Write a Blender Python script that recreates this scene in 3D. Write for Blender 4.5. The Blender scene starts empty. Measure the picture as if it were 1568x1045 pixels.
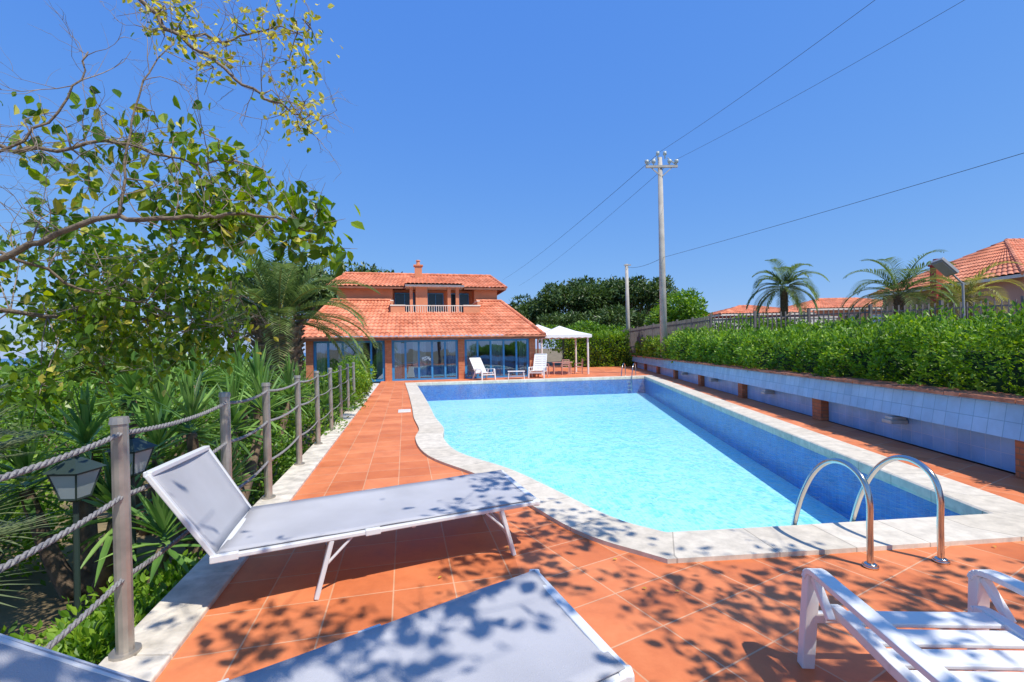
import bpy, math, random
import numpy as np
from mathutils import Vector, Matrix, noise
from mathutils.geometry import tessellate_polygon
random.seed(7); rng=np.random.default_rng(7)
scene=bpy.context.scene
V=Vector
# ---------------------------------------------------------------- materials
def newmat(name):
    m=bpy.data.materials.new(name); m.use_nodes=True
    nt=m.node_tree; b=nt.nodes['Principled BSDF']; return m,nt,b
def N(nt,t,**kw):
    n=nt.nodes.new(t)
    for k,v in kw.items():
        if k in n.inputs.keys(): n.inputs[k].default_value=v
        else: setattr(n,k,v)
    return n
def ramp(nt,stops):
    r=nt.nodes.new('ShaderNodeValToRGB'); e=r.color_ramp.elements
    while len(e)<len(stops): e.new(0.5)
    for i,(p,c) in enumerate(stops):
        e[i].position=p; e[i].color=(*c,1) if len(c)==3 else c
    return r
def mat(name,col,rough=0.6,var=0.12,scale=6,metal=0,bump=0,bscale=40,spec=0.5):
    m,nt,b=newmat(name)
    tc=N(nt,'ShaderNodeTexCoord'); n=N(nt,'ShaderNodeTexNoise',Scale=scale,Detail=6.0)
    nt.links.new(tc.outputs['Object'],n.inputs['Vector'])
    r=ramp(nt,[(0.3,tuple(c*(1-var) for c in col)),(0.7,tuple(min(1,c*(1+var)) for c in col))])
    nt.links.new(n.outputs['Fac'],r.inputs['Fac']); nt.links.new(r.outputs['Color'],b.inputs['Base Color'])
    b.inputs['Roughness'].default_value=rough; b.inputs['Metallic'].default_value=metal
    b.inputs['Specular IOR Level'].default_value=spec
    if bump:
        n2=N(nt,'ShaderNodeTexNoise',Scale=bscale,Detail=4.0); nt.links.new(tc.outputs['Object'],n2.inputs['Vector'])
        bp=N(nt,'ShaderNodeBump',Strength=bump,Distance=0.02)
        nt.links.new(n2.outputs['Fac'],bp.inputs['Height']); nt.links.new(bp.outputs['Normal'],b.inputs['Normal'])
    return m
def leafmat(name,dark,mid,light,trans=0.35,clump=1.0,rough=0.45):
    m,nt,b=newmat(name)
    a=N(nt,'ShaderNodeAttribute',attribute_name='rnd')
    tc=N(nt,'ShaderNodeTexCoord'); n=N(nt,'ShaderNodeTexNoise',Scale=clump,Detail=3.0)
    nt.links.new(tc.outputs['Object'],n.inputs['Vector'])
    ma=N(nt,'ShaderNodeMath',operation='MULTIPLY_ADD'); ma.inputs[1].default_value=0.9
    nt.links.new(n.outputs['Fac'],ma.inputs[0])
    sc=N(nt,'ShaderNodeMath',operation='MULTIPLY_ADD'); sc.inputs[1].default_value=0.6; sc.inputs[2].default_value=-0.25
    nt.links.new(a.outputs['Fac'],sc.inputs[0]); nt.links.new(sc.outputs[0],ma.inputs[2])
    r=ramp(nt,[(0.15,dark),(0.5,mid),(0.9,light)])
    nt.links.new(ma.outputs[0],r.inputs['Fac'])
    nt.links.new(r.outputs['Color'],b.inputs['Base Color']); b.inputs['Roughness'].default_value=rough
    t=N(nt,'ShaderNodeBsdfTranslucent')
    hs=N(nt,'ShaderNodeHueSaturation',Hue=0.485,Saturation=1.15,Value=1.7); nt.links.new(r.outputs['Color'],hs.inputs['Color'])
    nt.links.new(hs.outputs['Color'],t.inputs['Color'])
    mx=N(nt,'ShaderNodeMixShader'); mx.inputs[0].default_value=trans
    nt.links.new(b.outputs[0],mx.inputs[1]); nt.links.new(t.outputs[0],mx.inputs[2])
    nt.links.new(mx.outputs[0],nt.nodes['Material Output'].inputs['Surface'])
    return m
def brickmat(name,c1,c2,mortar,bw,rh,ms=0.02,offset=0.0,along=None,rough=0.6,bump=0.3,extra=0.1,nscale=3,spec=0.3):
    m,nt,b=newmat(name)
    tc=N(nt,'ShaderNodeTexCoord')
    br=N(nt,'ShaderNodeTexBrick',offset=offset,offset_frequency=2)
    br.inputs['Color1'].default_value=(*c1,1); br.inputs['Color2'].default_value=(*c2,1); br.inputs['Mortar'].default_value=(*mortar,1)
    br.inputs['Scale'].default_value=1; br.inputs['Mortar Size'].default_value=ms; br.inputs['Brick Width'].default_value=bw; br.inputs['Row Height'].default_value=rh
    br.inputs['Mortar Smooth'].default_value=0.3
    if along is None: nt.links.new(tc.outputs['UV'],br.inputs['Vector'])
    else:
        sp=N(nt,'ShaderNodeSeparateXYZ'); nt.links.new(tc.outputs['Object'],sp.inputs[0])
        a=N(nt,'ShaderNodeMath',operation='MULTIPLY'); a.inputs[1].default_value=along[0]; nt.links.new(sp.outputs['X'],a.inputs[0])
        a2=N(nt,'ShaderNodeMath',operation='MULTIPLY_ADD'); a2.inputs[1].default_value=along[1]; nt.links.new(sp.outputs['Y'],a2.inputs[0]); nt.links.new(a.outputs[0],a2.inputs[2])
        cb=N(nt,'ShaderNodeCombineXYZ'); nt.links.new(a2.outputs[0],cb.inputs['X']); nt.links.new(sp.outputs['Z'],cb.inputs['Y']); nt.links.new(cb.outputs[0],br.inputs['Vector'])
    n=N(nt,'ShaderNodeTexNoise',Scale=nscale,Detail=7.0,Roughness=0.65); nt.links.new(tc.outputs['Object'],n.inputs['Vector'])
    r=ramp(nt,[(0.25,(1-extra*2,)*3),(0.75,(1+extra,)*3)])
    nt.links.new(n.outputs['Fac'],r.inputs['Fac'])
    mx=N(nt,'ShaderNodeMixRGB',blend_type='MULTIPLY'); mx.inputs[0].default_value=1
    nt.links.new(br.outputs['Color'],mx.inputs[1]); nt.links.new(r.outputs['Color'],mx.inputs[2])
    nt.links.new(mx.outputs[0],b.inputs['Base Color']); b.inputs['Roughness'].default_value=rough
    b.inputs['Specular IOR Level'].default_value=spec
    bp=N(nt,'ShaderNodeBump',Strength=bump,Distance=0.01,invert=True)
    nt.links.new(br.outputs['Fac'],bp.inputs['Height']); nt.links.new(bp.outputs['Normal'],b.inputs['Normal'])
    return m

# ---------------------------------------------------------------- mesh builder
def link(o,parent=None):
    scene.collection.objects.link(o)
    if parent: o.parent=parent
    return o
def empty(name,loc=(0,0,0),rz=0):
    e=bpy.data.objects.new(name,None); e.location=loc; e.rotation_euler=(0,0,rz); e.empty_display_size=0.2
    return link(e)
class MB:
    def __init__(s): s.v=[];s.f=[];s.m=[]
    def add(s,vs,fs,mi=0):
        o=len(s.v); s.v+= [tuple(p) for p in vs]; s.f+=[tuple(i+o for i in f) for f in fs]; s.m+=[mi]*len(fs)
    def box(s,lo,hi,mi=0,M=None):
        x0,y0,z0=lo;x1,y1,z1=hi
        vs=[(x0,y0,z0),(x1,y0,z0),(x1,y1,z0),(x0,y1,z0),(x0,y0,z1),(x1,y0,z1),(x1,y1,z1),(x0,y1,z1)]
        if M is not None: vs=[M@V(p) for p in vs]
        s.add(vs,[(0,3,2,1),(4,5,6,7),(0,1,5,4),(1,2,6,5),(2,3,7,6),(3,0,4,7)],mi)
    def beam(s,a,b,w,h,mi=0,up=(0,0,1)):
        a=V(a);b=V(b);d=(b-a).normalized();u=V(up)
        if abs(d.dot(u))>0.97:u=V((0,1,0))
        x=d.cross(u).normalized();z=x.cross(d).normalized()
        vs=[]
        for p in (a,b):
            for sx,sz in((-1,-1),(1,-1),(1,1),(-1,1)): vs.append(p+x*sx*w/2+z*sz*h/2)
        s.add(vs,[(0,1,2,3),(7,6,5,4),(0,4,5,1),(1,5,6,2),(2,6,7,3),(3,7,4,0)],mi)
    def tube(s,pts,r,n=8,mi=0,cap=True):
        pts=[V(p) for p in pts]; rs=r if isinstance(r,(list,tuple)) else [r]*len(pts)
        vs=[];prev=None
        for i,p in enumerate(pts):
            d=(pts[min(i+1,len(pts)-1)]-pts[max(i-1,0)])
            d=d.normalized() if d.length>1e-6 else V((0,0,1))
            if prev is None:
                u=V((0,0,1)) if abs(d.z)<0.9 else V((1,0,0)); x=d.cross(u).normalized()
            else:
                x=(prev-d*prev.dot(d)); x=x.normalized() if x.length>1e-6 else d.orthogonal().normalized()
            prev=x; y=d.cross(x)
            for k in range(n):
                a=2*math.pi*k/n; vs.append(p+(x*math.cos(a)+y*math.sin(a))*rs[i])
        fs=[]
        for i in range(len(pts)-1):
            for k in range(n):
                fs.append((i*n+k,i*n+(k+1)%n,(i+1)*n+(k+1)%n,(i+1)*n+k))
        if cap:
            fs.append(tuple(range(n-1,-1,-1))); fs.append(tuple((len(pts)-1)*n+k for k in range(n)))
        s.add(vs,fs,mi)
    def build(s,name,mats,parent=None,smooth=False,bevel=0,M=None):
        me=bpy.data.meshes.new(name); me.from_pydata(s.v,[],s.f)
        for m in mats: me.materials.append(m)
        me.polygons.foreach_set('material_index',s.m)
        if smooth: me.polygons.foreach_set('use_smooth',[True]*len(s.f))
        me.update()
        o=bpy.data.objects.new(name,me); link(o,parent)
        if M is not None: o.matrix_local=M
        if bevel:
            b=o.modifiers.new('bevel','BEVEL'); b.width=bevel; b.segments=2; b.limit_method='ANGLE'
        return o
def catmull(P,n=8,closed=False):
    P=[V(p) for p in P]; out=[]
    L=len(P)
    for i in range(L if closed else L-1):
        p0=P[(i-1)%L] if closed or i>0 else P[0]; p1=P[i]; p2=P[(i+1)%L]; p3=P[(i+2)%L] if closed or i+2<L else P[-1]
        for k in range(n):
            t=k/n; out.append(0.5*((2*p1)+(-p0+p2)*t+(2*p0-5*p1+4*p2-p3)*t*t+(-p0+3*p1-3*p2+p3)*t**3))
    if not closed: out.append(P[-1])
    return out
def poly_sheet(name,outer,holes,z,matl,parent=None):
    loops=[[V((p[0],p[1],0)) for p in outer]]+[[V((p[0],p[1],0)) for p in h] for h in holes]
    tris=tessellate_polygon(loops); flat=[p for l in loops for p in l]
    me=bpy.data.meshes.new(name)
    fs=[]
    for t in tris:
        a,b,c=[flat[i] for i in t]
        if (b-a).cross(c-a).z<0: t=(t[0],t[2],t[1])
        fs.append(t)
    me.from_pydata([(p.x,p.y,z) for p in flat],[],fs); me.materials.append(matl); me.update()
    return link(bpy.data.objects.new(name,me),parent)

def unit(a): return a/np.maximum(np.linalg.norm(a,axis=1,keepdims=True),1e-9)
def leaf_obj(name,P,D,L,W,matl,parent=None,near=False,flat=0.0,matidx=None):
    n=len(P); D=unit(D); r=rng.normal(size=(n,3)); r[:,2]+=flat*3
    S=unit(np.cross(D,r)); Nn=np.cross(S,D)
    L=np.broadcast_to(L,(n,))[:,None]; W=np.broadcast_to(W,(n,))[:,None]
    if near:
        vs=np.stack([P, P+D*L*.28+S*W*.42+Nn*W*.12, P+D*L*.62+S*W*.46+Nn*W*.14, P+D*L-Nn*W*.15, P+D*L*.62-S*W*.46+Nn*W*.14, P+D*L*.28-S*W*.42+Nn*W*.12],1); k=6
        f=np.array([[0,1,2,3],[0,3,4,5]])
    else:
        vs=np.stack([P, P+D*L*.45+S*W*.5+Nn*W*.15, P+D*L, P+D*L*.45-S*W*.5+Nn*W*.15],1); k=4
        f=np.array([[0,1,2],[0,2,3]])
    fs=(f[None]+(np.arange(n)*k)[:,None,None]).reshape(-1,f.shape[1])
    me=bpy.data.meshes.new(name); me.from_pydata(vs.reshape(-1,3).tolist(),[],fs.tolist())
    ms=matl if isinstance(matl,list) else [matl]
    for m in ms: me.materials.append(m)
    if matidx is not None: me.polygons.foreach_set('material_index',np.repeat(matidx,2).astype(np.int32))
    a=me.attributes.new('rnd','FLOAT','POINT'); a.data.foreach_set('value',np.repeat(rng.random(n),k).astype(np.float32))
    me.update()
    return link(bpy.data.objects.new(name,me),parent)
def blob_pts(blobs,n,shell=0.45):
    B=np.array(blobs,float); w=B[:,3]*B[:,4]+B[:,4]*B[:,5]+B[:,3]*B[:,5]; w/=w.sum()
    idx=rng.choice(len(B),n,p=w); u=unit(rng.normal(size=(n,3))); rad=1-shell*rng.random(n)**1.6
    rad*=1+0.12*rng.normal(size=n)
    P=B[idx,:3]+u*rad[:,None]*B[idx,3:6]
    return P,u
def set_rnd(me,vals):
    a=me.attributes.new('rnd','FLOAT','POINT'); a.data.foreach_set('value',np.array(vals,dtype=np.float32))

# ---------------------------------------------------------------- materials list
M_bark=mat('bark_grey',(0.19,0.15,0.11),0.9,0.35,14,bump=0.8,bscale=30)
M_twig=mat('twig_pale',(0.27,0.22,0.18),0.85,0.25,20)
M_leafNear=leafmat('leaf_near',(0.045,0.10,0.012),(0.12,0.24,0.02),(0.34,0.42,0.035),0.48,2.2,0.35)
M_leafYel=leafmat('leaf_yellow',(0.36,0.33,0.05),(0.58,0.54,0.09),(0.72,0.68,0.2),0.45,2)
M_hedge=leafmat('hedge_leaf',(0.04,0.11,0.01),(0.14,0.29,0.022),(0.36,0.52,0.055),0.35,1.7)
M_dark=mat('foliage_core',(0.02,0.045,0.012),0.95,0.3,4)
M_bush=leafmat('bush_leaf',(0.04,0.11,0.014),(0.12,0.26,0.028),(0.27,0.44,0.05),0.35,1.6)
M_pine=leafmat('pine_needles',(0.022,0.05,0.014),(0.06,0.12,0.025),(0.14,0.22,0.045),0.15,0.45)
M_yucca=leafmat('yucca_leaf',(0.05,0.12,0.03),(0.13,0.27,0.06),(0.30,0.48,0.13),0.3,1.8,0.3)
M_palm=leafmat('palm_leaf',(0.05,0.095,0.03),(0.13,0.21,0.065),(0.25,0.34,0.11),0.25,1.2,0.38)
M_palmY=leafmat('palm_leaf_yellow',(0.14,0.16,0.04),(0.3,0.31,0.08),(0.5,0.46,0.13),0.3,0.8,0.5)
M_fan=leafmat('fan_leaf',(0.07,0.10,0.05),(0.15,0.20,0.10),(0.3,0.33,0.17),0.25,1.5,0.4)
M_palmTrunk=mat('palm_trunk',(0.17,0.12,0.08),0.95,0.5,9,bump=1,bscale=12)
M_grass=mat('garden_ground',(0.20,0.15,0.08),0.95,0.5,0.9,bump=0.5,bscale=8)
M_sea=mat('sea_water',(0.05,0.16,0.34),0.35,0.1,0.05)
M_stone=brickmat('coping_stone',(0.64,0.57,0.46),(0.72,0.65,0.54),(0.42,0.37,0.30),0.62,2.0,0.006,0,rough=0.75,bump=0.3,extra=0.15,nscale=8)
M_white=mat('white_paint',(0.80,0.80,0.79),0.4,0.03,3)
M_plastic=mat('white_resin',(0.78,0.78,0.77),0.32,0.03,3)
M_fabric=mat('lounger_fabric',(0.45,0.45,0.48),0.8,0.08,2.5,bump=0.3,bscale=260,spec=.25)
M_alu=mat('lounger_frame',(0.70,0.71,0.72),0.35,0.03,4)
M_steel=mat('stainless_steel',(0.62,0.60,0.56),0.16,0.05,4,metal=1)
M_postm=mat('fence_post_metal',(0.43,0.39,0.34),0.40,0.22,8,metal=0.6)
M_rope=mat('rope',(0.27,0.26,0.26),0.9,0.3,60,bump=0.6,bscale=120)
M_brick=brickmat('pier_brick',(0.45,0.13,0.05),(0.58,0.20,0.09),(0.3,0.15,0.09),0.25,0.07,0.008,0.5,along=(1,1),rough=0.85,extra=0.15)
M_brickcap=mat('brick_cap',(0.42,0.16,0.09),0.85,0.45,5,bump=0.4,bscale=20)
M_poolwalltile=brickmat('wall_tile_blue',(0.30,0.56,0.80),(0.38,0.64,0.86),(0.20,0.40,0.60),0.21,0.21,0.005,0,along=(0,1),rough=0.25,bump=0.4,extra=0.12,nscale=2)
M_poolwalltile2=brickmat('wall_tile_mauve',(0.24,0.44,0.74),(0.31,0.50,0.78),(0.48,0.58,0.78),0.21,0.21,0.004,0,along=(0,1),rough=0.35,bump=0.4,extra=0.14,nscale=2)
M_mosaicW=brickmat('pool_mosaic_wall',(0.006,0.13,0.50),(0.012,0.19,0.60),(0.04,0.26,0.62),0.10,0.10,0.004,0,along=(1,1),rough=0.3,extra=0.15)

def deckmat():
    m,nt,b=newmat('terracotta_tiles')
    tc=N(nt,'ShaderNodeTexCoord')
    cols=[]
    for ang,off in ((math.radians(-13.2),(0.1,0.05,0)),(math.radians(-29),(0.0,0.12,0))):
        mp=N(nt,'ShaderNodeMapping'); mp.inputs['Rotation'].default_value=(0,0,ang); mp.inputs['Location'].default_value=off
        nt.links.new(tc.outputs['Object'],mp.inputs['Vector'])
        br=N(nt,'ShaderNodeTexBrick',offset=0.0)
        br.inputs['Color1'].default_value=(0.60,0.17,0.062,1); br.inputs['Color2'].default_value=(0.74,0.24,0.10,1); br.inputs['Mortar'].default_value=(0.66,0.36,0.21,1)
        for k,v in (('Scale',1),('Mortar Size',0.006),('Brick Width',0.40),('Row Height',0.40),('Mortar Smooth',0.4)): br.inputs[k].default_value=v
        nt.links.new(mp.outputs[0],br.inputs['Vector']); cols.append(br)
    sp=N(nt,'ShaderNodeSeparateXYZ'); nt.links.new(tc.outputs['Object'],sp.inputs[0])
    ma=N(nt,'ShaderNodeMath',operation='MULTIPLY_ADD'); ma.inputs[1].default_value=0.13
    nt.links.new(sp.outputs['Y'],ma.inputs[0]); nt.links.new(sp.outputs['X'],ma.inputs[2])
    st=N(nt,'ShaderNodeMath',operation='GREATER_THAN'); st.inputs[1].default_value=0.45; nt.links.new(ma.outputs[0],st.inputs[0])
    mc=N(nt,'ShaderNodeMixRGB'); nt.links.new(st.outputs[0],mc.inputs[0]); nt.links.new(cols[0].outputs['Color'],mc.inputs[1]); nt.links.new(cols[1].outputs['Color'],mc.inputs[2])
    mf=N(nt,'ShaderNodeMixRGB'); nt.links.new(st.outputs[0],mf.inputs[0]); nt.links.new(cols[0].outputs['Fac'],mf.inputs[1]); nt.links.new(cols[1].outputs['Fac'],mf.inputs[2])
    n=N(nt,'ShaderNodeTexNoise',Scale=1.7,Detail=9.0,Roughness=0.74); nt.links.new(tc.outputs['Object'],n.inputs['Vector'])
    r=ramp(nt,[(0.3,(0.80,0.74,0.72)),(0.5,(1.0,1.0,1.0)),(0.7,(1.12,1.26,1.36))]); nt.links.new(n.outputs['Fac'],r.inputs['Fac'])
    mx=N(nt,'ShaderNodeMixRGB',blend_type='MULTIPLY'); mx.inputs[0].default_value=1
    nt.links.new(mc.outputs[0],mx.inputs[1]); nt.links.new(r.outputs[0],mx.inputs[2]); nt.links.new(mx.outputs[0],b.inputs['Base Color'])
    r2=ramp(nt,[(0.3,(0.42,)*3),(0.7,(0.68,)*3)]); nt.links.new(n.outputs['Fac'],r2.inputs['Fac']); nt.links.new(r2.outputs[0],b.inputs['Roughness'])
    b.inputs['Specular IOR Level'].default_value=0.2
    bp=N(nt,'ShaderNodeBump',Strength=0.35,Distance=0.006,invert=True); nt.links.new(mf.outputs[0],bp.inputs['Height']); nt.links.new(bp.outputs[0],b.inputs['Normal'])
    return m
M_deck=deckmat()

# ---------------------------------------------------------------- pool geometry
inner_ctrl=[(-4.64,21.8),(-3.4,17.0),(-2.3,12.6),(-1.86,10.77),(-1.42,9.2),(-1.28,8.2),(-.85,7.0),(-.06,5.96),(.45,5.04),(.90,4.2),(1.27,3.84)]
curve=catmull([(x,y,0) for x,y in inner_ctrl],6)
inner=[(p.x,p.y) for p in curve]
inner+= [(1.8,3.885),(2.31,3.93),(3.3,4.03),(4.33,4.13)]
for i in range(1,17):
    t=i/16; inner.append((4.33+2.62*t,4.13+19.9*t))
for i in range(1,12):
    t=i/12; inner.append((6.95-11.59*t,24.03-2.23*t))
def offset(poly,d):
    n=len(poly);out=[]
    for i in range(n):
        a=V((*poly[i-1],0));b=V((*poly[i],0));c=V((*poly[(i+1)%n],0))
        n1=(b-a).normalized();n2=(c-b).normalized()
        n1=V((n1.y,-n1.x,0));n2=V((n2.y,-n2.x,0)); m=(n1+n2).normalized()
        k=d/max(0.45,m.dot(n1)); out.append((b.x+m.x*k,b.y+m.y*k))
    return out
def area(p): return sum(p[i-1][0]*p[i][1]-p[i][0]*p[i-1][1] for i in range(len(p)))
sgn=1 if area(inner)>0 else -1
outer=offset(inner,0.47*sgn)
n=len(inner)
me=bpy.data.meshes.new('pool_coping'); vs=[];fs=[];uv=[]
s=[0]
for i in range(n): a=V((*inner[i],0));b=V((*inner[(i+1)%n],0)); s.append(s[-1]+(b-a).length)
inn2=offset(inner,-0.02*sgn)
rows=[(inn2,-0.10,0.0),(inn2,0.022,0.12),(offset(inner,0.0),0.035,0.15),(outer,0.035,0.65),(outer,-0.05,0.75)]
for r,z,t in rows:
    for p in r: vs.append((p[0],p[1],z))
for j in range(len(rows)-1):
    for i in range(n):
        i2=(i+1)%n; q=(j*n+i,j*n+i2,(j+1)*n+i2,(j+1)*n+i)
        if sgn>0: q=q[::-1]; u=[(s[i],rows[j+1][2]),(s[i+1],rows[j+1][2]),(s[i+1],rows[j][2]),(s[i],rows[j][2])]
        else: u=[(s[i],rows[j][2]),(s[i+1],rows[j][2]),(s[i+1],rows[j+1][2]),(s[i],rows[j+1][2])]
        fs.append(q); uv+=u
me.from_pydata(vs,[],fs); ul=me.uv_layers.new(name='UVMap')
ul.data.foreach_set('uv',[c for p in uv for c in (p[0]+5,p[1]+0.2)])
me.materials.append(M_stone); me.update(); link(bpy.data.objects.new('pool_coping',me))

def floormat():
    m,nt,b=newmat('pool_floor_mosaic')
    tc=N(nt,'ShaderNodeTexCoord')
    br=N(nt,'ShaderNodeTexBrick',offset=0.0)
    br.inputs['Color1'].default_value=(0.27,0.70,0.84,1); br.inputs['Color2'].default_value=(0.40,0.84,0.93,1); br.inputs['Mortar'].default_value=(0.44,0.82,0.92,1)
    for k,v in (('Scale',1),('Mortar Size',0.004),('Brick Width',0.05),('Row Height',0.05)): br.inputs[k].default_value=v
    nt.links.new(tc.outputs['Object'],br.inputs['Vector']); nt.links.new(br.outputs['Color'],b.inputs['Base Color'])
    b.inputs['Roughness'].default_value=0.5
    return m
M_floor=floormat()
mb=MB(); D=-0.85
mb.v=[(p[0],p[1],0.0) for p in inner]+[(p[0],p[1],D) for p in inner]
for i in range(n):
    i2=(i+1)%n; q=(i,i2,n+i2,n+i); mb.f.append(q if sgn>0 else q[::-1]); mb.m.append(0)
basin=empty('swimming_pool')
mb.build('basin_walls',[M_mosaicW],basin)
poly_sheet('basin_floor',inner,[],D,M_floor,basin)
# water
m,nt,b=newmat('pool_water'); nt.nodes.remove(b)
tc=N(nt,'ShaderNodeTexCoord')
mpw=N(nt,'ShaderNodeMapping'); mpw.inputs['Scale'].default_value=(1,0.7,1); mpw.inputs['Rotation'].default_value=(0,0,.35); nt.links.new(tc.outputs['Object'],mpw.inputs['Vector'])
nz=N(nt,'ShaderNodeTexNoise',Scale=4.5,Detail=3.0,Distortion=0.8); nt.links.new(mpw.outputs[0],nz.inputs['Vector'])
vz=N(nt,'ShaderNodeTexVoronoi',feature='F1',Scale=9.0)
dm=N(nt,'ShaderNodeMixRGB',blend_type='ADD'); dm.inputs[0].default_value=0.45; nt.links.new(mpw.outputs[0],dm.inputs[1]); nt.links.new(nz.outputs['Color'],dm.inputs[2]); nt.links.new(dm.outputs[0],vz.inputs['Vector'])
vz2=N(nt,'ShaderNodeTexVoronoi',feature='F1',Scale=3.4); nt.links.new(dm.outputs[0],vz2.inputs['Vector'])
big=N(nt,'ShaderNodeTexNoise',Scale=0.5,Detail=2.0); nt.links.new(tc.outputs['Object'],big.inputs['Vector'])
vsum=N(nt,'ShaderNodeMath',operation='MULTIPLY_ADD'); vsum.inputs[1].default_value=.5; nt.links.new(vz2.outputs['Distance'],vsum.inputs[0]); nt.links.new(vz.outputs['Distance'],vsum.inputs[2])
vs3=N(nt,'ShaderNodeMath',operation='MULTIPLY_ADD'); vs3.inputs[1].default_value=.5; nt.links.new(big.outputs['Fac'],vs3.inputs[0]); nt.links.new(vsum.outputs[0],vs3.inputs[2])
addh=N(nt,'ShaderNodeMath',operation='ADD'); nt.links.new(nz.outputs['Fac'],addh.inputs[0]); nt.links.new(vz.outputs['Distance'],addh.inputs[1])
bp=N(nt,'ShaderNodeBump',Strength=0.6,Distance=0.02); nt.links.new(addh.outputs[0],bp.inputs['Height'])
gl=N(nt,'ShaderNodeBsdfGlossy',Roughness=0.02); nt.links.new(bp.outputs[0],gl.inputs['Normal'])
tr=N(nt,'ShaderNodeBsdfTransparent'); rr=ramp(nt,[(0.45,(0.60,0.90,0.98)),(0.82,(0.76,0.95,0.99)),(1.0,(1.0,1.0,1.0))]); nt.links.new(vs3.outputs[0],rr.inputs['Fac']); nt.links.new(rr.outputs[0],tr.inputs['Color'])  # caustic-like light and dark ripples painted into the water tint
fr=N(nt,'ShaderNodeFresnel',IOR=1.33); nt.links.new(bp.outputs[0],fr.inputs['Normal'])
fm=N(nt,'ShaderNodeMath',operation='MULTIPLY'); fm.inputs[1].default_value=0.6; nt.links.new(fr.outputs[0],fm.inputs[0])
mx=N(nt,'ShaderNodeMixShader'); nt.links.new(fm.outputs[0],mx.inputs[0]); nt.links.new(tr.outputs[0],mx.inputs[1]); nt.links.new(gl.outputs[0],mx.inputs[2])
nt.links.new(mx.outputs[0],nt.nodes['Material Output'].inputs['Surface'])
M_water=m
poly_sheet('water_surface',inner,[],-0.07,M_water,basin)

# ---------------------------------------------------------------- ground + deck
deck_out=[(-0.55,-3),(-6.89,24),(-6.89,40),(10.2,40),(4.9,-3)]
poly_sheet('terrace_deck',deck_out,[offset(inner,0.43*sgn)],0.0,M_deck)
poly_sheet('ground',[(-900,-900),(900,-900),(900,1500),(-900,1500)],[offset(inner,0.2*sgn)],-0.7,M_grass)
poly_sheet('sea',[(-900,120),(-60,120),(-200,1500),(-900,1500)],[],-0.69,M_sea)
mb=MB()
fx=lambda y:-1.25-0.235*y
Y=-3.0
while Y<22:
    Y2=Y+0.9
    a=(fx(Y),Y);b_=(fx(Y2-0.006),Y2-0.006)
    w=0.34
    vs=[(a[0]-w,a[1],-0.7),(a[0],a[1],-0.7),(b_[0],b_[1],-0.7),(b_[0]-w,b_[1],-0.7),(a[0]-w,a[1],0.03),(a[0],a[1],0.03),(b_[0],b_[1],0.03),(b_[0]-w,b_[1],0.03)]
    mb.add(vs,[(0,3,2,1),(4,5,6,7),(0,1,5,4),(1,2,6,5),(2,3,7,6),(3,0,4,7)]); Y=Y2
M_kerb=mat('kerb_stone',(0.64,0.58,0.49),0.8,0.3,7,bump=0.35,bscale=30)
mb.build('terrace_kerb',[M_kerb],bevel=0.01)
mb=MB(); Mx=Matrix.Translation((-2.85,12.0,0.0))@Matrix.Rotation(math.radians(13),4,'Z')
mb.box((-.16,-.28,.004),(.16,.28,.02),0,Mx); mb.box((-.12,-.24,.0202),(.12,.24,.026),0,Mx); mb.build('skimmer_lid',[M_plastic],bevel=.004)

# ---------------------------------------------------------------- rope fence
f=empty('rope_fence'); mb=MB(); mr=MB()
ys=[-0.4,1.0,2.41,3.82,4.95,6.4,7.8,9.2,10.6,12.0,13.4]
px=lambda y:-1.50-0.235*y
for y in ys:
    mb.tube([(px(y),y,0.03),(px(y)-0.01,y,1.24)],[0.04,0.038],12)
    mb.tube([(px(y)-0.01,y,1.24),(px(y)-0.01,y,1.275)],[0.046,0.040],12)
    mb.tube([(px(y),y,0.03),(px(y),y,0.045)],[0.07,0.07],12)
mb.build('posts',[M_postm],f,smooth=False)
for hz in (1.19,0.86,0.43):
    pts=[]
    for i in range(len(ys)-1):
        for k in range(8):
            t=k/8; y=ys[i]+(ys[i+1]-ys[i])*t; pts.append((px(y)+0.005,y,hz-0.035*4*t*(1-t)))
    mr.tube(pts,0.009,8)
    for ph in (0,2*math.pi/3,4*math.pi/3):
        tw=[]
        for i in range(len(pts)-1):
            a=V(pts[i]);b_=V(pts[i+1])
            if a.y>7: break
            for k in range(14):
                p=a.lerp(b_,k/14); an=(p.y*2*math.pi/0.11)+ph
                tw.append(p+V((math.cos(an)*0.0075,0,math.sin(an)*0.0075)))
        mr.tube(tw,0.0075,5)
mr.build('ropes',[M_rope],f,smooth=True)

# ---------------------------------------------------------------- right wall
wf=lambda y:5.8+0.118*(y-5)
wall=empty('pool_side_wall')
dv=V((0.118,1,0)).normalized(); nv=V((-dv.y,dv.x,0))
def wallbox(mb,y0,y1,o0,o1,z0,z1,o0t=None,mi=0):
    a=V((wf(y0),y0,0));b=V((wf(y1),y1,0)); o0t=o0 if o0t is None else o0t
    vs=[]
    for z,oo in ((z0,o0),(z1,o0t)):
        vs+=[a+nv*oo+V((0,0,z)),b+nv*oo+V((0,0,z)),b+nv*o1+V((0,0,z)),a+nv*o1+V((0,0,z))]
    mb.add(vs,[(0,1,2,3),(7,6,5,4),(0,4,5,1),(1,5,6,2),(2,6,7,3),(3,7,4,0)],mi)
mb=MB(); wallbox(mb,-3,36,-0.16,-0.5,0,0.5); o=mb.build('recessed_tiles',[M_poolwalltile2],wall)
mb=MB(); wallbox(mb,-3,36,0.02,-0.45,0.44,0.86,o0t=-0.05); mb.build('upper_band',[M_poolwalltile],wall)
mb=MB()
y=-3
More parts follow.
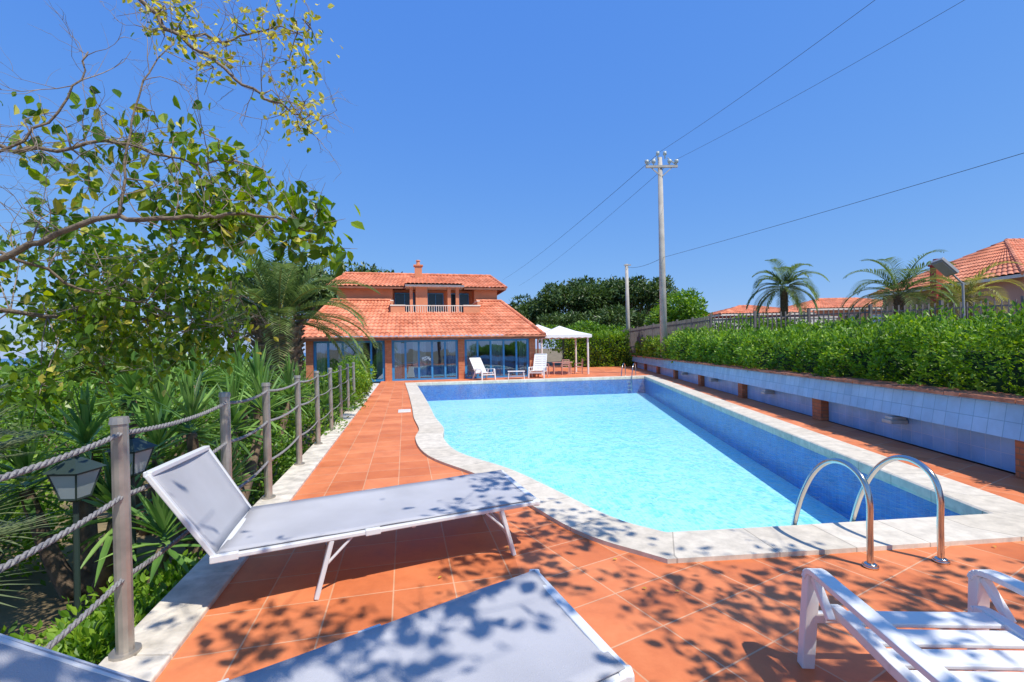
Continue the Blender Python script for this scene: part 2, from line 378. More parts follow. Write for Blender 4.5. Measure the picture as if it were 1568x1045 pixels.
while y<36:
    wallbox(mb,y+0.005,y+0.245,0.05+random.uniform(-.008,.008),-0.48,0.862,0.905+random.uniform(-.008,.008)); y+=0.25
mb.build('brick_capping',[M_brickcap],wall)
mb=MB()
for y in (0.9,5.0,9.4,13.6,17.8,22,26.2,30.4,34.6): wallbox(mb,y,y+0.34,-0.01,-0.3,0,0.438)
mb.build('brick_piers',[M_brick],wall,bevel=0.006)
mb=MB()
for y in (7.2,11.8,16.2,20.2): wallbox(mb,y,y+0.22,0.10,-0.15,0.30,0.36); wallbox(mb,y+0.03,y+0.19,0.07,-0.15,0.361,0.41)
mb.build('wall_lights',[mat('lamp_housing',(0.42,0.42,0.40),0.5)],wall,bevel=0.008)

mb=MB()
pts0=[]
rowsY=np.linspace(-6,60,34)
cols=[0.45,1.2,3,8,16,40,120]; hz=[0.80,0.85,0.95,1.3,1.4,1.4,1.4]
for y in rowsY:
    for c,h in zip(cols,hz):
        pts0.append((wf(y)+c,y,h+0.05*noise.noise(V((c,y,0)))))
nc=len(cols); fs=[]
for i in range(len(rowsY)-1):
    for j in range(nc-1): a=i*nc+j; fs.append((a,a+1,a+nc+1,a+nc))
mb.add(pts0,fs); mb.build('soil_bank',[M_grass],smooth=True)

# ---------------------------------------------------------------- hedges
def hedge(name,path,width,z0,z1,dens,size,matl,core=True,bump=0.24,growth=0.0):
    h=empty(name)
    P=[V((*p,0)) for p in path]; tot=sum((P[i+1]-P[i]).length for i in range(len(P)-1))
    nn=int(dens); t=rng.random(nn)*tot
    pos=[];dirs=[];sz=[]; cum=[0]
    for i in range(len(P)-1): cum.append(cum[-1]+(P[i+1]-P[i]).length)
    for k in range(nn):
        i=min(len(P)-2,max(j for j in range(len(cum)-1) if cum[j]<=t[k])); a,b=P[i],P[i+1]; d=(b-a).normalized(); nrm=V((-d.y,d.x,0)); p=a+d*(t[k]-cum[i])
        H=z1-z0
        r=random.random()*(width+2*H)
        if r<H: u=width/2; z=z0+r; n_=nrm
        elif r<H+width: u=width/2-(r-H); z=z1; n_=V((0,0,1))
        else: u=-width/2; z=z0+(r-H-width); n_=-nrm
        if z>z1-0.35 and n_.z==0: u*=1-0.35*((z-z1+0.35)/0.35)
        q=p+nrm*u+V((0,0,z)); nz_=noise.noise(q*1.1)*bump*1.6+noise.noise(q*3.3)*bump
        q+=n_*(nz_-0.22*random.random()**1.5)
        if random.random()<0.06: q+=V((0,0,1))*random.random()*0.22
        pos.append(q); dirs.append(n_*0.8+V((random.gauss(0,.6),random.gauss(0,.6),random.gauss(0.25,.5))))
        sz.append(size*(1+growth*max(0,p.y-6))*(0.6+0.7*random.random()))
    sz=np.array(sz)
    leaf_obj('leaves',np.array(pos),np.array(dirs),sz,sz*0.5,matl,h)
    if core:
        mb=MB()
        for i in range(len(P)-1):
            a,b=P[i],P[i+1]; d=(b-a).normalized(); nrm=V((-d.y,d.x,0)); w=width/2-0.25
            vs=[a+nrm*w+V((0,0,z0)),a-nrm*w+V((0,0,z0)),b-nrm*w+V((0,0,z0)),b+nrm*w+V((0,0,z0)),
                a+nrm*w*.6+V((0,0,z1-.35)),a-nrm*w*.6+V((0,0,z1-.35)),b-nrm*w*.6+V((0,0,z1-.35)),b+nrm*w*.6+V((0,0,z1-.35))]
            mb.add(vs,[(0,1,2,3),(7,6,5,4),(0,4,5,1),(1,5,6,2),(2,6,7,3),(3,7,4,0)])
        mb.build('solid_dark_core',[M_dark],h)  # solid dark block added inside the leaves, no modelled branches
    return h
hx=lambda y:wf(y)+1.15
hedge('clipped_hedge',[(hx(3),3),(hx(10),10)],1.6,0.84,1.78,32000,0.075,M_hedge,growth=0.05,bump=.3)
hedge('clipped_hedge',[(hx(10),10),(hx(20),20)],1.7,0.84,1.83,22000,0.085,M_hedge,growth=0.04,bump=.3)
hedge('clipped_hedge',[(hx(20),20),(hx(36),36)],1.8,0.84,2.05,15000,0.12,M_hedge,growth=0.02,bump=.3)
hedge('tall_hedge',[(4.2,37.5),(10.5,37.5)],2,0,2.6,8000,0.2,M_hedge)
hedge('rough_hedge',[(10.5,17),(13.5,12.5),(15.5,9)],1.8,0.9,1.9,10000,0.11,M_bush,bump=0.35)

# ---------------------------------------------------------------- trees
def crown_tree(name,trunk,height,blobs,nleaf,size,matl,rad=0.18,flat=0.2,aspect=0.5,nsub=7):
    t=empty(name); mb=MB(); x,y,z=trunk
    bx=np.mean([b[0] for b in blobs]);by=np.mean([b[1] for b in blobs])
    top=V((bx,by,z+height*0.75)); base=V((x,y,z))
    pts=[base.lerp(top,k/6)+V((math.sin(k*1.3)*rad*.6*(k>0),math.cos(k*1.7)*rad*.5*(k>0),0)) for k in range(7)]
    mb.tube(pts,[rad*(1.25-0.12*k) for k in range(7)],9)
    for b in blobs:
        a=pts[3].lerp(pts[6],random.random()*0.9); e=V(b[:3]); m_=a.lerp(e,0.5)+V((0,0,-0.08*(e-a).length))
        mb.tube(catmull([a,m_,e],4),[rad*.5*(1-.09*k) for k in range(9)],6)
    mb.build('trunk_and_limbs',[M_bark],t,smooth=True)
    sub=[]
    for b in blobs:
        sub.append(b)
        for k in range(nsub):
            u=V((random.gauss(0,1),random.gauss(0,1),random.gauss(0.2,1))).normalized(); r=random.uniform(.3,.5)
            sub.append((b[0]+u.x*b[3]*.85,b[1]+u.y*b[4]*.85,b[2]+u.z*b[5]*.85,b[3]*r,b[4]*r,b[5]*r))
    P,u=blob_pts(sub,nleaf,0.5)
    Dd=u+rng.normal(size=P.shape)*0.7
    sz=size*(0.6+0.8*rng.random(len(P)))
    leaf_obj('foliage',P,Dd,sz,sz*aspect,matl,t,flat=flat)
    return t
def pine(name,x,y,ztop,rx,seedn,nleaf=9000,zb=-0.7,depth=0.6,size=0.42):
    random.seed(seedn); blobs=[]
    for k in range(18):
        a=random.random()*6.28; r=math.sqrt(random.random())*0.76
        lay=random.random()*.6
        blobs.append((x+math.cos(a)*r*rx,y+math.sin(a)*r*rx,ztop-rx*depth*(0.42+0.6*r*r+lay),rx*random.uniform(.28,.4),rx*random.uniform(.28,.4),rx*depth*random.uniform(.34,.48)))
    return crown_tree(name,(x,y,zb),ztop-zb-rx*depth,blobs,nleaf,size,M_pine,rad=0.28,aspect=0.42,flat=0)
pine('umbrella_pine',9.0,62,11.0,5.6,1,15000,size=0.45)
pine('umbrella_pine',15.8,60,11.2,5.2,2,15000,size=0.45)
pine('umbrella_pine',12.5,68,12.0,5.8,11,11000,size=0.5)
pine('umbrella_pine',2.5,66,8.8,4.6,3,10000,size=0.45)
pine('umbrella_pine',20.0,64,7.6,4.2,4,8000,size=0.45)
pine('umbrella_pine',6.5,58,6.5,4.2,14,9000,size=0.42)
pine('umbrella_pine',12.5,56,7.0,4.4,24,9000,size=0.42)
pine('umbrella_pine',-21,44,10.4,5.2,5,13000)
pine('umbrella_pine',-15.5,50,10.8,5.0,15,9000)
pine('umbrella_pine',-30,50,9.2,5.5,6,7000)
crown_tree('round_tree',(12.2,33,1.0),4,[(12.2,33,4.0,1.5,1.5,1.4),(13.2,33.5,3.4,1.2,1.2,1.2),(11.0,33,3.2,1.2,1.2,1.1)],6000,0.26,M_bush,rad=.12)
crown_tree('round_tree',(6.6,41,0),3,[(6.6,41,2.6,2.0,1.2,1.1),(4.0,41,2.5,1.6,1.2,1.0),(9.2,41,2.5,1.7,1.2,1.0)],7000,0.24,M_bush,rad=.1)
crown_tree('round_tree',(15,30,1.4),3,[(15,30,2.3,2.2,1.5,0.9),(18,30,2.2,2.2,1.5,.9),(21.5,29,2.1,2.2,1.5,.9)],6000,0.22,M_bush,rad=.1)
bl=[]
for k in range(20):
    bl.append((-9.5-random.random()*26,13+random.random()*20,-0.3+random.random()*0.6,2.2,2.0,1.0+random.random()*.3))
crown_tree('olive_grove',(-18,24,-0.7),2.5,bl,30000,0.22,M_bush,rad=.15)
crown_tree('round_tree',(-24,30,-.7),4,[(-26,32,2.0,2.2,2,1.5),(-22.5,31,1.5,2,2,1.2),(-30,34,1.4,2.4,2,1.5)],7000,0.25,M_pine,rad=.15)

# ---------------------------------------------------------------- palms / yucca
def finish_strips(mb,vals,name,matl,parent):
    o=mb.build(name,[matl],parent); set_rnd(o.data,vals); return o
def blade(mb,vals,base,d,L,w,bend,segs=4,fold=0.25):
    p=V(base); d=V(d).normalized(); r=random.random(); vs=[]
    for i in range(segs+1):
        t=i/segs; ww=w*(0.55+1.6*t*(1-t)+0.1)*(1-t**3)+0.002
        x=d.cross(V((0,0,1))); x=x.normalized() if x.length>1e-3 else V((1,0,0)); nn=x.cross(d)
        vs+=[p-x*ww/2+nn*ww*fold,p,p+x*ww/2+nn*ww*fold]
        p=p+d*(L/segs); d=(d+V((0,0,-bend/segs))).normalized()
    fs=[]
    for i in range(segs):
        a=i*3; fs+=[(a,a+1,a+4,a+3),(a+1,a+2,a+5,a+4)]
    mb.add(vs,fs); vals+= [r]*len(vs)
def rosette(mb,vals,c,n,L,w,bend=0.5,up=(-0.35,1.0),segs=4):
    for k in range(n):
        a=random.random()*2*math.pi; e=random.uniform(*up)*math.pi/2
        d=V((math.cos(a)*math.cos(e),math.sin(a)*math.cos(e),math.sin(e)))
        blade(mb,vals,V(c)+d*0.03+V((0,0,0.12*e)),d,L*random.uniform(.7,1.1),w*random.uniform(.8,1.1),bend*random.uniform(.3,1.4)*math.cos(e),segs)
def yucca(name,base,heads,n=70,L=0.62,w=0.055,matl=None):
    t=empty(name); mt=MB(); mb=MB(); vals=[]
    for h in heads:
        b=V((base[0]+(h[0]-base[0])*0.25,base[1]+(h[1]-base[1])*0.25,base[2])); e=V(h)
        mt.tube(catmull([b,b.lerp(e,.5)+V((0,0,-.1)),e],4),[0.09,0.085,.08,.075,.07,.065,.06,.055,.05],8)
        rosette(mb,vals,h,n,L,w)
    mt.build('stems',[M_palmTrunk],t,smooth=True); finish_strips(mb,vals,'sword_leaves',matl or M_yucca,t); return t
random.seed(21)
yucca('yucca_plant',(-4.9,6.0,-.7),[(-5.0,6.0,1.0),(-4.5,6.5,1.15),(-5.6,6.6,0.95),(-4.3,5.6,.75)])
yucca('yucca_plant',(-4.3,7.5,-.7),[(-4.75,8.0,1.1),(-3.95,7.1,.95),(-4.4,7.4,.85),(-4.1,8.4,.75)])
yucca('yucca_plant',(-3.5,5.3,-.7),[(-3.45,4.9,.75),(-3.55,5.8,.60),(-3.9,5.0,.45),(-3.5,6.4,.7)],n=60,L=.58)
yucca('yucca_plant',(-4.1,4.4,-.7),[(-4.3,4.6,.62),(-4.6,4.3,.35),(-3.5,4.0,.15)],n=60,L=.55)
yucca('yucca_plant',(-3.1,3.6,-.7),[(-3.0,3.9,-0.05),(-2.95,4.6,0.15)],n=50,L=.45)
yucca('yucca_plant',(-4.5,9.5,-.7),[(-4.4,9.3,.6),(-4.9,10,.6),(-4.3,10.4,.3)],n=60)

def palm(name,base,crown,nf,L,trunk_r,matl,droop=1.0,leaf=0.42,seedn=1,lw=0.03,up=(-0.25,0.95),pairs=34):
    random.seed(seedn); t=empty(name); mt=MB(); b=V(base);c=V(crown)
    K=14; mt.tube([b.lerp(c,k/K) for k in range(K+1)],[trunk_r*(1+0.12*(k%2))*(1.15 if k<2 else 1) for k in range(K+1)],12)
    Hh=(c-b).length
    nst=int(Hh/0.09)*7
    for k in range(nst):
        tt=(k/nst); a=k*2.399; p=b.lerp(c,tt); o=V((math.cos(a),math.sin(a),0))
        mt.beam(p+o*trunk_r*0.9,p+o*(trunk_r*1.22)+V((0,0,0.13)),trunk_r*.33,0.035)
    mt.build('trunk',[M_palmTrunk],t)
    mb=MB(); vals=[]; mr=MB()
    for f_ in range(nf):
        a=f_*2.399+random.random()*.4; e=(up[0]+(up[1]-up[0])*(f_+.5)/nf)*math.pi/2
        d=V((math.cos(a)*math.cos(e),math.sin(a)*math.cos(e),math.sin(e))); p=c+d*trunk_r*.5; LL=L*random.uniform(.85,1.1)
        segs=pairs; pts=[];ds=[]
        dd=d.copy()
        for i in range(segs+1):
            pts.append(p.copy());ds.append(dd.copy()); p=p+dd*(LL/segs)
            dd=(dd+V((0,0,-droop*1.5/segs*(0.4+1.2*i/segs)))).normalized()
        mr.tube(pts[::4],[0.022*(1-.1*k)*max(.5,trunk_r*2) for k in range(len(pts[::4]))],5)
        side=d.cross(V((0,0,1))).normalized()
        for i in range(4,segs+1):
            tt=i/segs; ll=leaf*(0.35+1.5*tt*(1-tt)+0.28*(1-tt))*1.1
            for sg in (-1,1):
                nn=side.cross(ds[i])
                ld=(side*sg*0.8+ds[i]*0.65+nn*0.28+V((random.gauss(0,.06),random.gauss(0,.06),-0.06))).normalized()
                blade(mb,vals,pts[i],ld,ll,lw,0.55,2,0.2)
    o=mr.build('frond_stems',[M_palmY],t,smooth=True); set_rnd(o.data,[0.5]*len(o.data.vertices))
    finish_strips(mb,vals,'fronds',matl,t); return t
palm('date_palm',(-5.5,10.6,-.7),(-5.4,10.6,2.3),34,2.2,0.46,M_palm,1.1,0.46,3,lw=.04,up=(-.05,.85),pairs=40)
palm('date_palm',(-12.8,14,-.7),(-12.8,14,1.6),26,2.4,0.30,M_palm,1.1,0.45,4)
palm('queen_palm',(19.1,32,1.2),(19.1,32,5.5),26,2.7,0.2,M_palm,1.5,0.75,5,lw=.07,up=(-.3,.85))
palm('queen_palm',(17.4,20.5,1.2),(17.4,20.5,3.7),28,2.5,0.17,M_palm,1.4,0.6,6,lw=.045,up=(-.2,.85))
palm('queen_palm',(19.9,20,1.2),(19.9,20,3.4),24,2.1,0.15,M_palmY,1.6,0.5,8,lw=.04,up=(-.3,.8))

def fanpalm(name,base,heads,seedn):
    random.seed(seedn); t=empty(name); mt=MB();mb=MB();vals=[]
    for h in heads:
        mt.tube([base,h],[.1,.08],8)
        for k in range(16):
            a=k*2.399; e=random.uniform(-.3,.9); d=V((math.cos(a)*math.cos(e),math.sin(a)*math.cos(e),math.sin(e)))
            hub=V(h)+d*random.uniform(.35,.5); mt.tube([h,hub],.008,5)
            s=d.cross(V((0,0,1))).normalized(); nn=s.cross(d)
            for j in range(22):
                an=(j/21-.5)*math.radians(230); ld=d*math.cos(an)+s*math.sin(an)+nn*0.1
                blade(mb,vals,hub,ld,random.uniform(.42,.52),.024,.35,3,.15)
    mt.build('stems',[M_palmTrunk],t); finish_strips(mb,vals,'fans',M_fan,t)
fanpalm('fan_palm',(-4.4,3.0,-.7),[(-4.25,3.2,.75),(-4.0,2.8,.25),(-4.9,3.6,.95)],5)

def bush(name,blobs,nleaf,size,matl,near=False):
    t=empty(name); sub=list(blobs)
    for b in blobs:
        for k in range(6):
            u=V((random.gauss(0,1),random.gauss(0,1),random.gauss(0.3,1))).normalized(); r=random.uniform(.3,.5)
            sub.append((b[0]+u.x*b[3]*.8,b[1]+u.y*b[4]*.8,b[2]+u.z*b[5]*.8,b[3]*r,b[4]*r,b[5]*r))
    P,u=blob_pts(sub,nleaf,.45); sz=size*(.6+.8*rng.random(nleaf))
    leaf_obj('leaves',P,u+rng.normal(size=P.shape)*.6+np.array([0,0,.3]),sz,sz*.5,matl,t,near=near)
    mt=MB()
    for b in blobs:
        for k in range(8):
            u=V((random.gauss(0,1),random.gauss(0,1),random.random()+.2)).normalized()
            mt.tube([(b[0],b[1],-.7),(b[0]+u.x*b[3]*.8,b[1]+u.y*b[4]*.8,b[2]+u.z*b[5]*.8)],[.015,.006],5)
    mt.build('stems',[M_bark],t)
    return t
bush('garden_shrub',[(-2.7,2.8,-.42,.5,.6,.40),(-2.5,2.1,-.42,.45,.55,.36),(-3.1,2.3,-.5,.5,.5,.32),(-2.95,3.7,-.5,.5,.5,.3),(-3.6,2.6,-.5,.5,.5,.3)],14000,.06,M_hedge,near=True)
bush('garden_shrub',[(-5.4,4.6,-.25,.7,.7,.45),(-6.3,5.2,-.2,.9,.7,.5),(-7.4,6,-.2,1,.8,.5)],10000,.07,M_hedge)
bush('garden_shrub',[(-6.5,8.5,.1,1.2,1,.7),(-8.5,9,.1,1.4,1.2,.8),(-10.5,9.5,.1,1.3,1.2,.8),(-7.4,12,.1,1.3,1.2,.7)],12000,.11,M_bush)
bush('garden_shrub',[(-4.05,9.0,-.1,.6,1.2,.6),(-4.7,12.2,-.1,.6,1.2,.6),(-4.0,7.2,-.2,.4,1,.5)],8000,.08,M_bush)
bush('path_end_shrub',[(-5.1,14.4,.6,.5,.7,.65),(-5.4,15.6,.7,.55,.7,.75),(-5.6,14.6,.3,.6,.7,.6)],9000,.08,M_hedge)
bush('garden_shrub',[(-7.5,17.5,-.2,1.0,1.2,.7),(-9.8,19,.0,1.2,1.2,.7),(-12.5,20,.4,1.6,1.5,1.0)],8000,.12,M_bush)
random.seed(99)

# ---------------------------------------------------------------- near tree (left, overhanging)
def near_tree():
    t=empty('overhanging_tree'); mb=MB(); tw=MB()
    trunk=catmull([(-4.9,1.6,-.7),(-4.8,1.7,.6),(-4.5,1.9,1.6),(-4.3,2.0,2.9),(-4.1,2.2,4.3),(-3.8,2.4,5.3)],5)
    mb.tube(trunk,[.15*(1-.028*k) for k in range(len(trunk))],12)
    limbs=[
     ([(-4.45,1.95,1.7),(-3.9,2.6,2.05),(-3.35,3.0,2.28),(-2.95,3.0,2.42),(-2.57,3.0,2.52),(-2.25,3.05,2.5),(-1.99,3.1,2.54),(-1.7,3.2,2.56),(-1.45,3.3,2.48)],.026),
     ([(-4.1,2.2,4.4),(-3.3,2.9,4.5),(-2.74,3.4,4.24),(-2.48,3.4,3.99),(-2.17,3.4,3.77),(-1.83,3.4,3.5),(-1.62,3.42,3.42),(-1.5,3.45,3.3)],.020),
     ([(-2.48,3.4,3.99),(-2.1,3.5,4.0),(-1.8,3.5,4.08),(-1.5,3.5,4.05)],.010),
     ([(-4.3,2.1,3.0),(-3.8,2.8,3.1),(-3.2,3.1,3.0),(-2.75,3.2,3.1),(-2.3,3.2,2.95),(-1.95,3.3,3.0)],.018),
     ([(-2.55,3.0,2.52),(-2.6,3.1,3.0),(-2.55,3.2,3.5),(-2.45,3.4,3.95)],.010),
     ([(-4.4,2.0,2.2),(-3.8,3.2,1.95),(-3.2,3.8,1.9),(-2.7,4.0,2.05),(-2.4,4.1,2.1)],.022),
     ([(-4.4,2.0,2.4),(-3.7,2.6,2.6),(-3.2,2.9,2.9),(-2.9,3.0,3.3),(-2.8,3.05,3.6)],.014),
     ([(-3.35,3.0,2.28),(-3.1,3.3,2.1),(-2.7,3.5,1.95),(-2.45,3.6,1.85)],.012),
    ]
    allp=[]
    for L,r in limbs:
        c=catmull(L,5); c=[p+V((random.gauss(0,.010),random.gauss(0,.010),random.gauss(0,.016))) for p in c]
        mb.tube(c,[r*(1-.75*k/len(c)) for k in range(len(c))],7); allp+=c
    def twig(p,d,L,r,depth):
        pts=[p.copy()]; dd=d.copy(); k=5
        for i in range(k):
            dd=(dd+V((random.gauss(0,.22),random.gauss(0,.22),random.gauss(0.03,.2)))).normalized(); p=p+dd*L/k; pts.append(p.copy())
            if depth>0 and random.random()<.5:
                twig(p.copy(),(dd+V((random.gauss(0,.7),random.gauss(0,.7),random.gauss(.1,.6)))).normalized(),L*.6,r*.6,depth-1)
        tw.tube(pts,[r*(1-.13*i) for i in range(k+1)],4,cap=False)
    for p in allp:
        if p.x<-4.0: continue
        if random.random()<.75: twig(p.copy(),V((random.gauss(.15,.6),random.gauss(.1,.4),random.gauss(.25,.6))).normalized(),random.uniform(.25,.5),.0036,2)
    C=[]
    def cl(x,y,z,r,n,yl=0.05,sz=.10,fl=.75): C.append((x,y,z,r,n,yl,sz,fl))
    for k in range(26):   # lower dense mass
        cl(-3.7+random.random()*1.25,3.4+random.random()*.8,1.75+random.random()*.75,.21,80,.06,.085)
    for k in range(12):   # far left
        cl(-4.7+random.random()*1.2,3.5+random.random()*.9,1.6+random.random()*1.1,.21,70,.08,.09)
    for k in range(7):
        cl(-3.5+random.random()*.8,3.2+random.random()*.8,1.4+random.random()*.4,.19,60,.05,.085)
    for k in range(9):
        cl(-2.7+random.random()*.8,3.2+random.random()*.4,2.4+random.random()*.4,.15,42,.05,.10)
    for x,z in ((-1.5,2.55),(-1.42,2.45),(-1.6,2.72),(-1.33,2.38),(-1.75,2.85),(-1.85,2.68),(-1.95,2.95),(-1.6,2.45),(-2.05,2.55),(-2.15,2.75),(-2.0,3.05),(-1.45,2.68),(-1.75,2.5)):
        cl(x,3.25+random.random()*.2,z,.12,24,.05,.12)
    for x,z in ((-2.75,3.15),(-2.55,3.25),(-2.35,3.2),(-2.9,3.35),(-2.2,3.05),(-2.6,3.0),(-3.0,2.8),(-2.65,2.75),(-2.4,2.85),(-3.2,2.6),(-3.05,3.05),(-3.3,3.0),(-2.15,3.15)):
        cl(x,3.15+random.random()*.25,z,.14,18,.12,.11)
    for x,z in ((-3.25,3.3),(-3.1,3.2),(-3.35,3.1)): cl(x,3.2,z,.12,16,.45,.08)
    for x,z in ((-2.75,4.25),(-2.55,4.2),(-2.6,4.02),(-2.4,4.15),(-2.35,3.95),(-2.15,3.95),(-2.0,4.1),(-1.8,4.1),(-1.6,4.02),(-1.5,4.1),(-1.68,3.85),(-1.52,3.8),(-1.55,3.5),(-1.48,3.35),(-1.6,3.3),(-1.75,3.55),(-2.2,3.75)):
        cl(x,3.4+random.random()*.15,z,.12,40,.75,.055,.4)
    P=[];Dd=[];S=[];MI=[]
    for x,y,z,r,n_,yl,sz,fl in C:
        c=V((x,y,z)); near=min(allp,key=lambda p:(p-c).length)
        m_=near.lerp(c,.5)+V((random.gauss(0,.04),random.gauss(0,.04),.05))
        tw.tube([near,m_,c],[.006,.004,.003],5)
        for s_ in range(4):
            e=c+V((random.gauss(0,r*.8),random.gauss(0,r*.8),random.gauss(0,r*.7))); tw.tube([c,e],[.003,.0015],4)
        for k in range(n_):
            P.append((x+random.gauss(0,r*.66),y+random.gauss(0,r*.66),z+random.gauss(0,r*.66)))
            Dd.append((random.gauss(0,.6),random.gauss(0,.6),random.gauss(-fl,.45))); S.append(sz*random.uniform(.55,1.15)); MI.append(1 if random.random()<yl else 0)
    S=np.array(S)
    mb.build('trunk_and_limbs',[M_bark],t,smooth=True); tw.build('twigs',[M_twig],t,smooth=True)
    leaf_obj('leaves',np.array(P),np.array(Dd),S,S*.62,[M_leafNear,M_leafYel],t,near=True,matidx=np.array(MI))
near_tree()

def unseen_shade_tree():  # tree added behind the camera to throw leaf dapples on the deck
    random.seed(5)
    t=empty('unseen_shade_tree'); mb=MB(); k_=.42
    mb.tube(catmull([(4.6,-3.6,-.0),(4.5,-3.3,1.6),(4.2,-2.8,3.0),(3.6,-2.0,4.2)],4),[.2-.008*i for i in range(13)],10)
    cs=[]
    tries=0
    while len(cs)<185 and tries<12000:
        tries+=1
        sx=random.uniform(-2.1,5.4); sy=random.uniform(.6,6.2)
        lim=3.6 if sx>1.2 else (3.8+max(0,(1.0-sx))*1.0 if sx>-.7 else 3.0)
        if sy>lim: continue
        z=random.uniform(3.4,5.6); c=V((sx+k_*z,sy-k_*z,z))
        if c.y+.25>(z-.25-1.75)/.84: continue
        cs.append(c)
    P=[];Dd=[]
    for i,c in enumerate(cs):
        if i%18==0:
            a=V((4.0+random.uniform(-.5,.2),-2.5,3.6)); m_=a.lerp(c,.5)+V((random.uniform(-.3,.3),random.uniform(-.3,.3),.35))
            mb.tube(catmull([a,m_,c],4),[.018-.0018*i for i in range(9)],6)
        r=random.uniform(.10,.24)
        for s_ in range(4):
            e=c+V((random.gauss(0,r*1.4),random.gauss(0,r*1.4),random.gauss(0,r*.5))); mb.tube([c,e],[.005,.002],4)
        for k in range(random.randint(12,36)):
            P.append((c.x+random.gauss(0,r*.9),c.y+random.gauss(0,r*.9),c.z+random.gauss(0,r*.5))); Dd.append((random.gauss(0,.7),random.gauss(0,.7),random.gauss(-.5,.4)))
    P=np.array(P);Dd=np.array(Dd); keep=P[:,1]<(P[:,2]-1.75)/.84; P=P[keep];Dd=Dd[keep]
    S=.115*(.55+.7*rng.random(len(P)))
    mb.build('trunk_and_limbs',[M_bark],t,smooth=True); leaf_obj('leaves',P,Dd,S,S*.66,M_leafNear,t,near=True)
unseen_shade_tree()

P=np.stack([rng.uniform(-1.5,4.5,14),rng.uniform(1.2,4.2,14),np.full(14,.012)],1)
Dd=rng.normal(size=(14,3)); Dd[:,2]*=.1
o=leaf_obj('fallen_leaves',P,Dd,.035,.02,M_leafYel,None,near=True,flat=5)

# ---------------------------------------------------------------- loungers
def lounger(name,H1,H2,F2,F1,zs,back_near,back_far):
    t=empty(name); H1=V((*H1,zs));H2=V((*H2,zs));F1=V((*F1,zs));F2=V((*F2,zs)); B1=V(back_near);B2=V(back_far)
    mb=MB()
    def sheet(a,b,c,d,sag,nu=22,nv=10):
        vs=[];
        for i in range(nu+1):
            for j in range(nv+1):
                u=i/nu;v=j/nv; p=a.lerp(b,u).lerp(d.lerp(c,u),v); nn=(b-a).cross(d-a).normalized()
                if nn.z<0: nn=-nn
                s_=sag*(4*v*(1-v))*(0.6+.4*math.sin(u*math.pi))
                s_+=.005*noise.noise(V((u*7,v*2,a.x)))
                vs.append(p-nn*s_)
        fs=[]
        for i in range(nu):
            for j in range(nv): q=i*(nv+1)+j; fs.append((q,q+nv+1,q+nv+2,q+1))
        mb.add(vs,fs)
    up=V((0,0,.028))
    sheet(H1+up,F1+up,F2+up,H2+up,.03)
    sheet(B1+up*.6,H1+up,H2+up,B2+up*.6,.028,10)
    o=mb.build('fabric_sling',[M_fabric],t,smooth=True); so=o.modifiers.new('thick','SOLIDIFY'); so.thickness=.006
    fr=MB()
    w=.05;h=.028
    for a,b in ((H1,F1),(H2,F2)):
        fr.beam(a,b,w,h)
    fr.beam(F1,F2,.05,.034)
    for a,b in ((H1,B1),(H2,B2)): fr.beam(a,b,w*.8,h)
    fr.beam(B1,B2,.045,.032); fr.beam(H1,H2,.04,.03)
    fr.beam(H1.lerp(F1,.55)-V((0,0,.02)),H2.lerp(F2,.55)-V((0,0,.02)),.03,.02)
    for tt,lean in ((.86,.10),(.30,-.10),):
        for a,b in ((H1,F1),(H2,F2)):
            d=(b-a).normalized(); p=a.lerp(b,tt)-V((0,0,.012)); q=V((p.x,p.y,.004))+d*lean
            fr.beam(p,q,.045,.03)
            p2=a.lerp(b,tt-.06*(1 if lean>0 else -1))-V((0,0,.012)); fr.beam(p2,p.lerp(q,.45),.022,.016)
        d=(F1-H1).normalized(); a=H1.lerp(F1,tt);b=H2.lerp(F2,tt); off=d*lean*.6
        fr.beam(V((a.x,a.y,zs*.42))+off,V((b.x,b.y,zs*.42))+off,.022,.022)
    for a,b,c in ((H1,F1,B1),(H2,F2,B2)):
        d=(b-a).normalized(); fr.beam(a-d*.03,a+d*.12,.062,.045)
        e=a.lerp(b,.42); fr.beam(e-d*.05,e+d*.05,.064,.042)
    fr.build('frame',[M_alu],t,bevel=.006)
    cap=MB()
    for p in (F1,F2):
        cap.box((p.x-.03,p.y-.03,zs-.022),(p.x+.03,p.y+.03,zs+.022))
    cap.build('corner_caps',[M_plastic],t,bevel=.012)
    return t
lounger('sun_lounger',(-1.79,2.73),(-2.04,3.54),(-.13,4.50),(.17,3.62),.38,(-2.08,2.59,.92),(-2.29,3.41,.90))
lounger('sun_lounger',(-.93,.94),(-1.15,1.60),(.10,2.46),(.40,1.70),.38,(-1.40,.62,.84),(-1.62,1.30,.84))

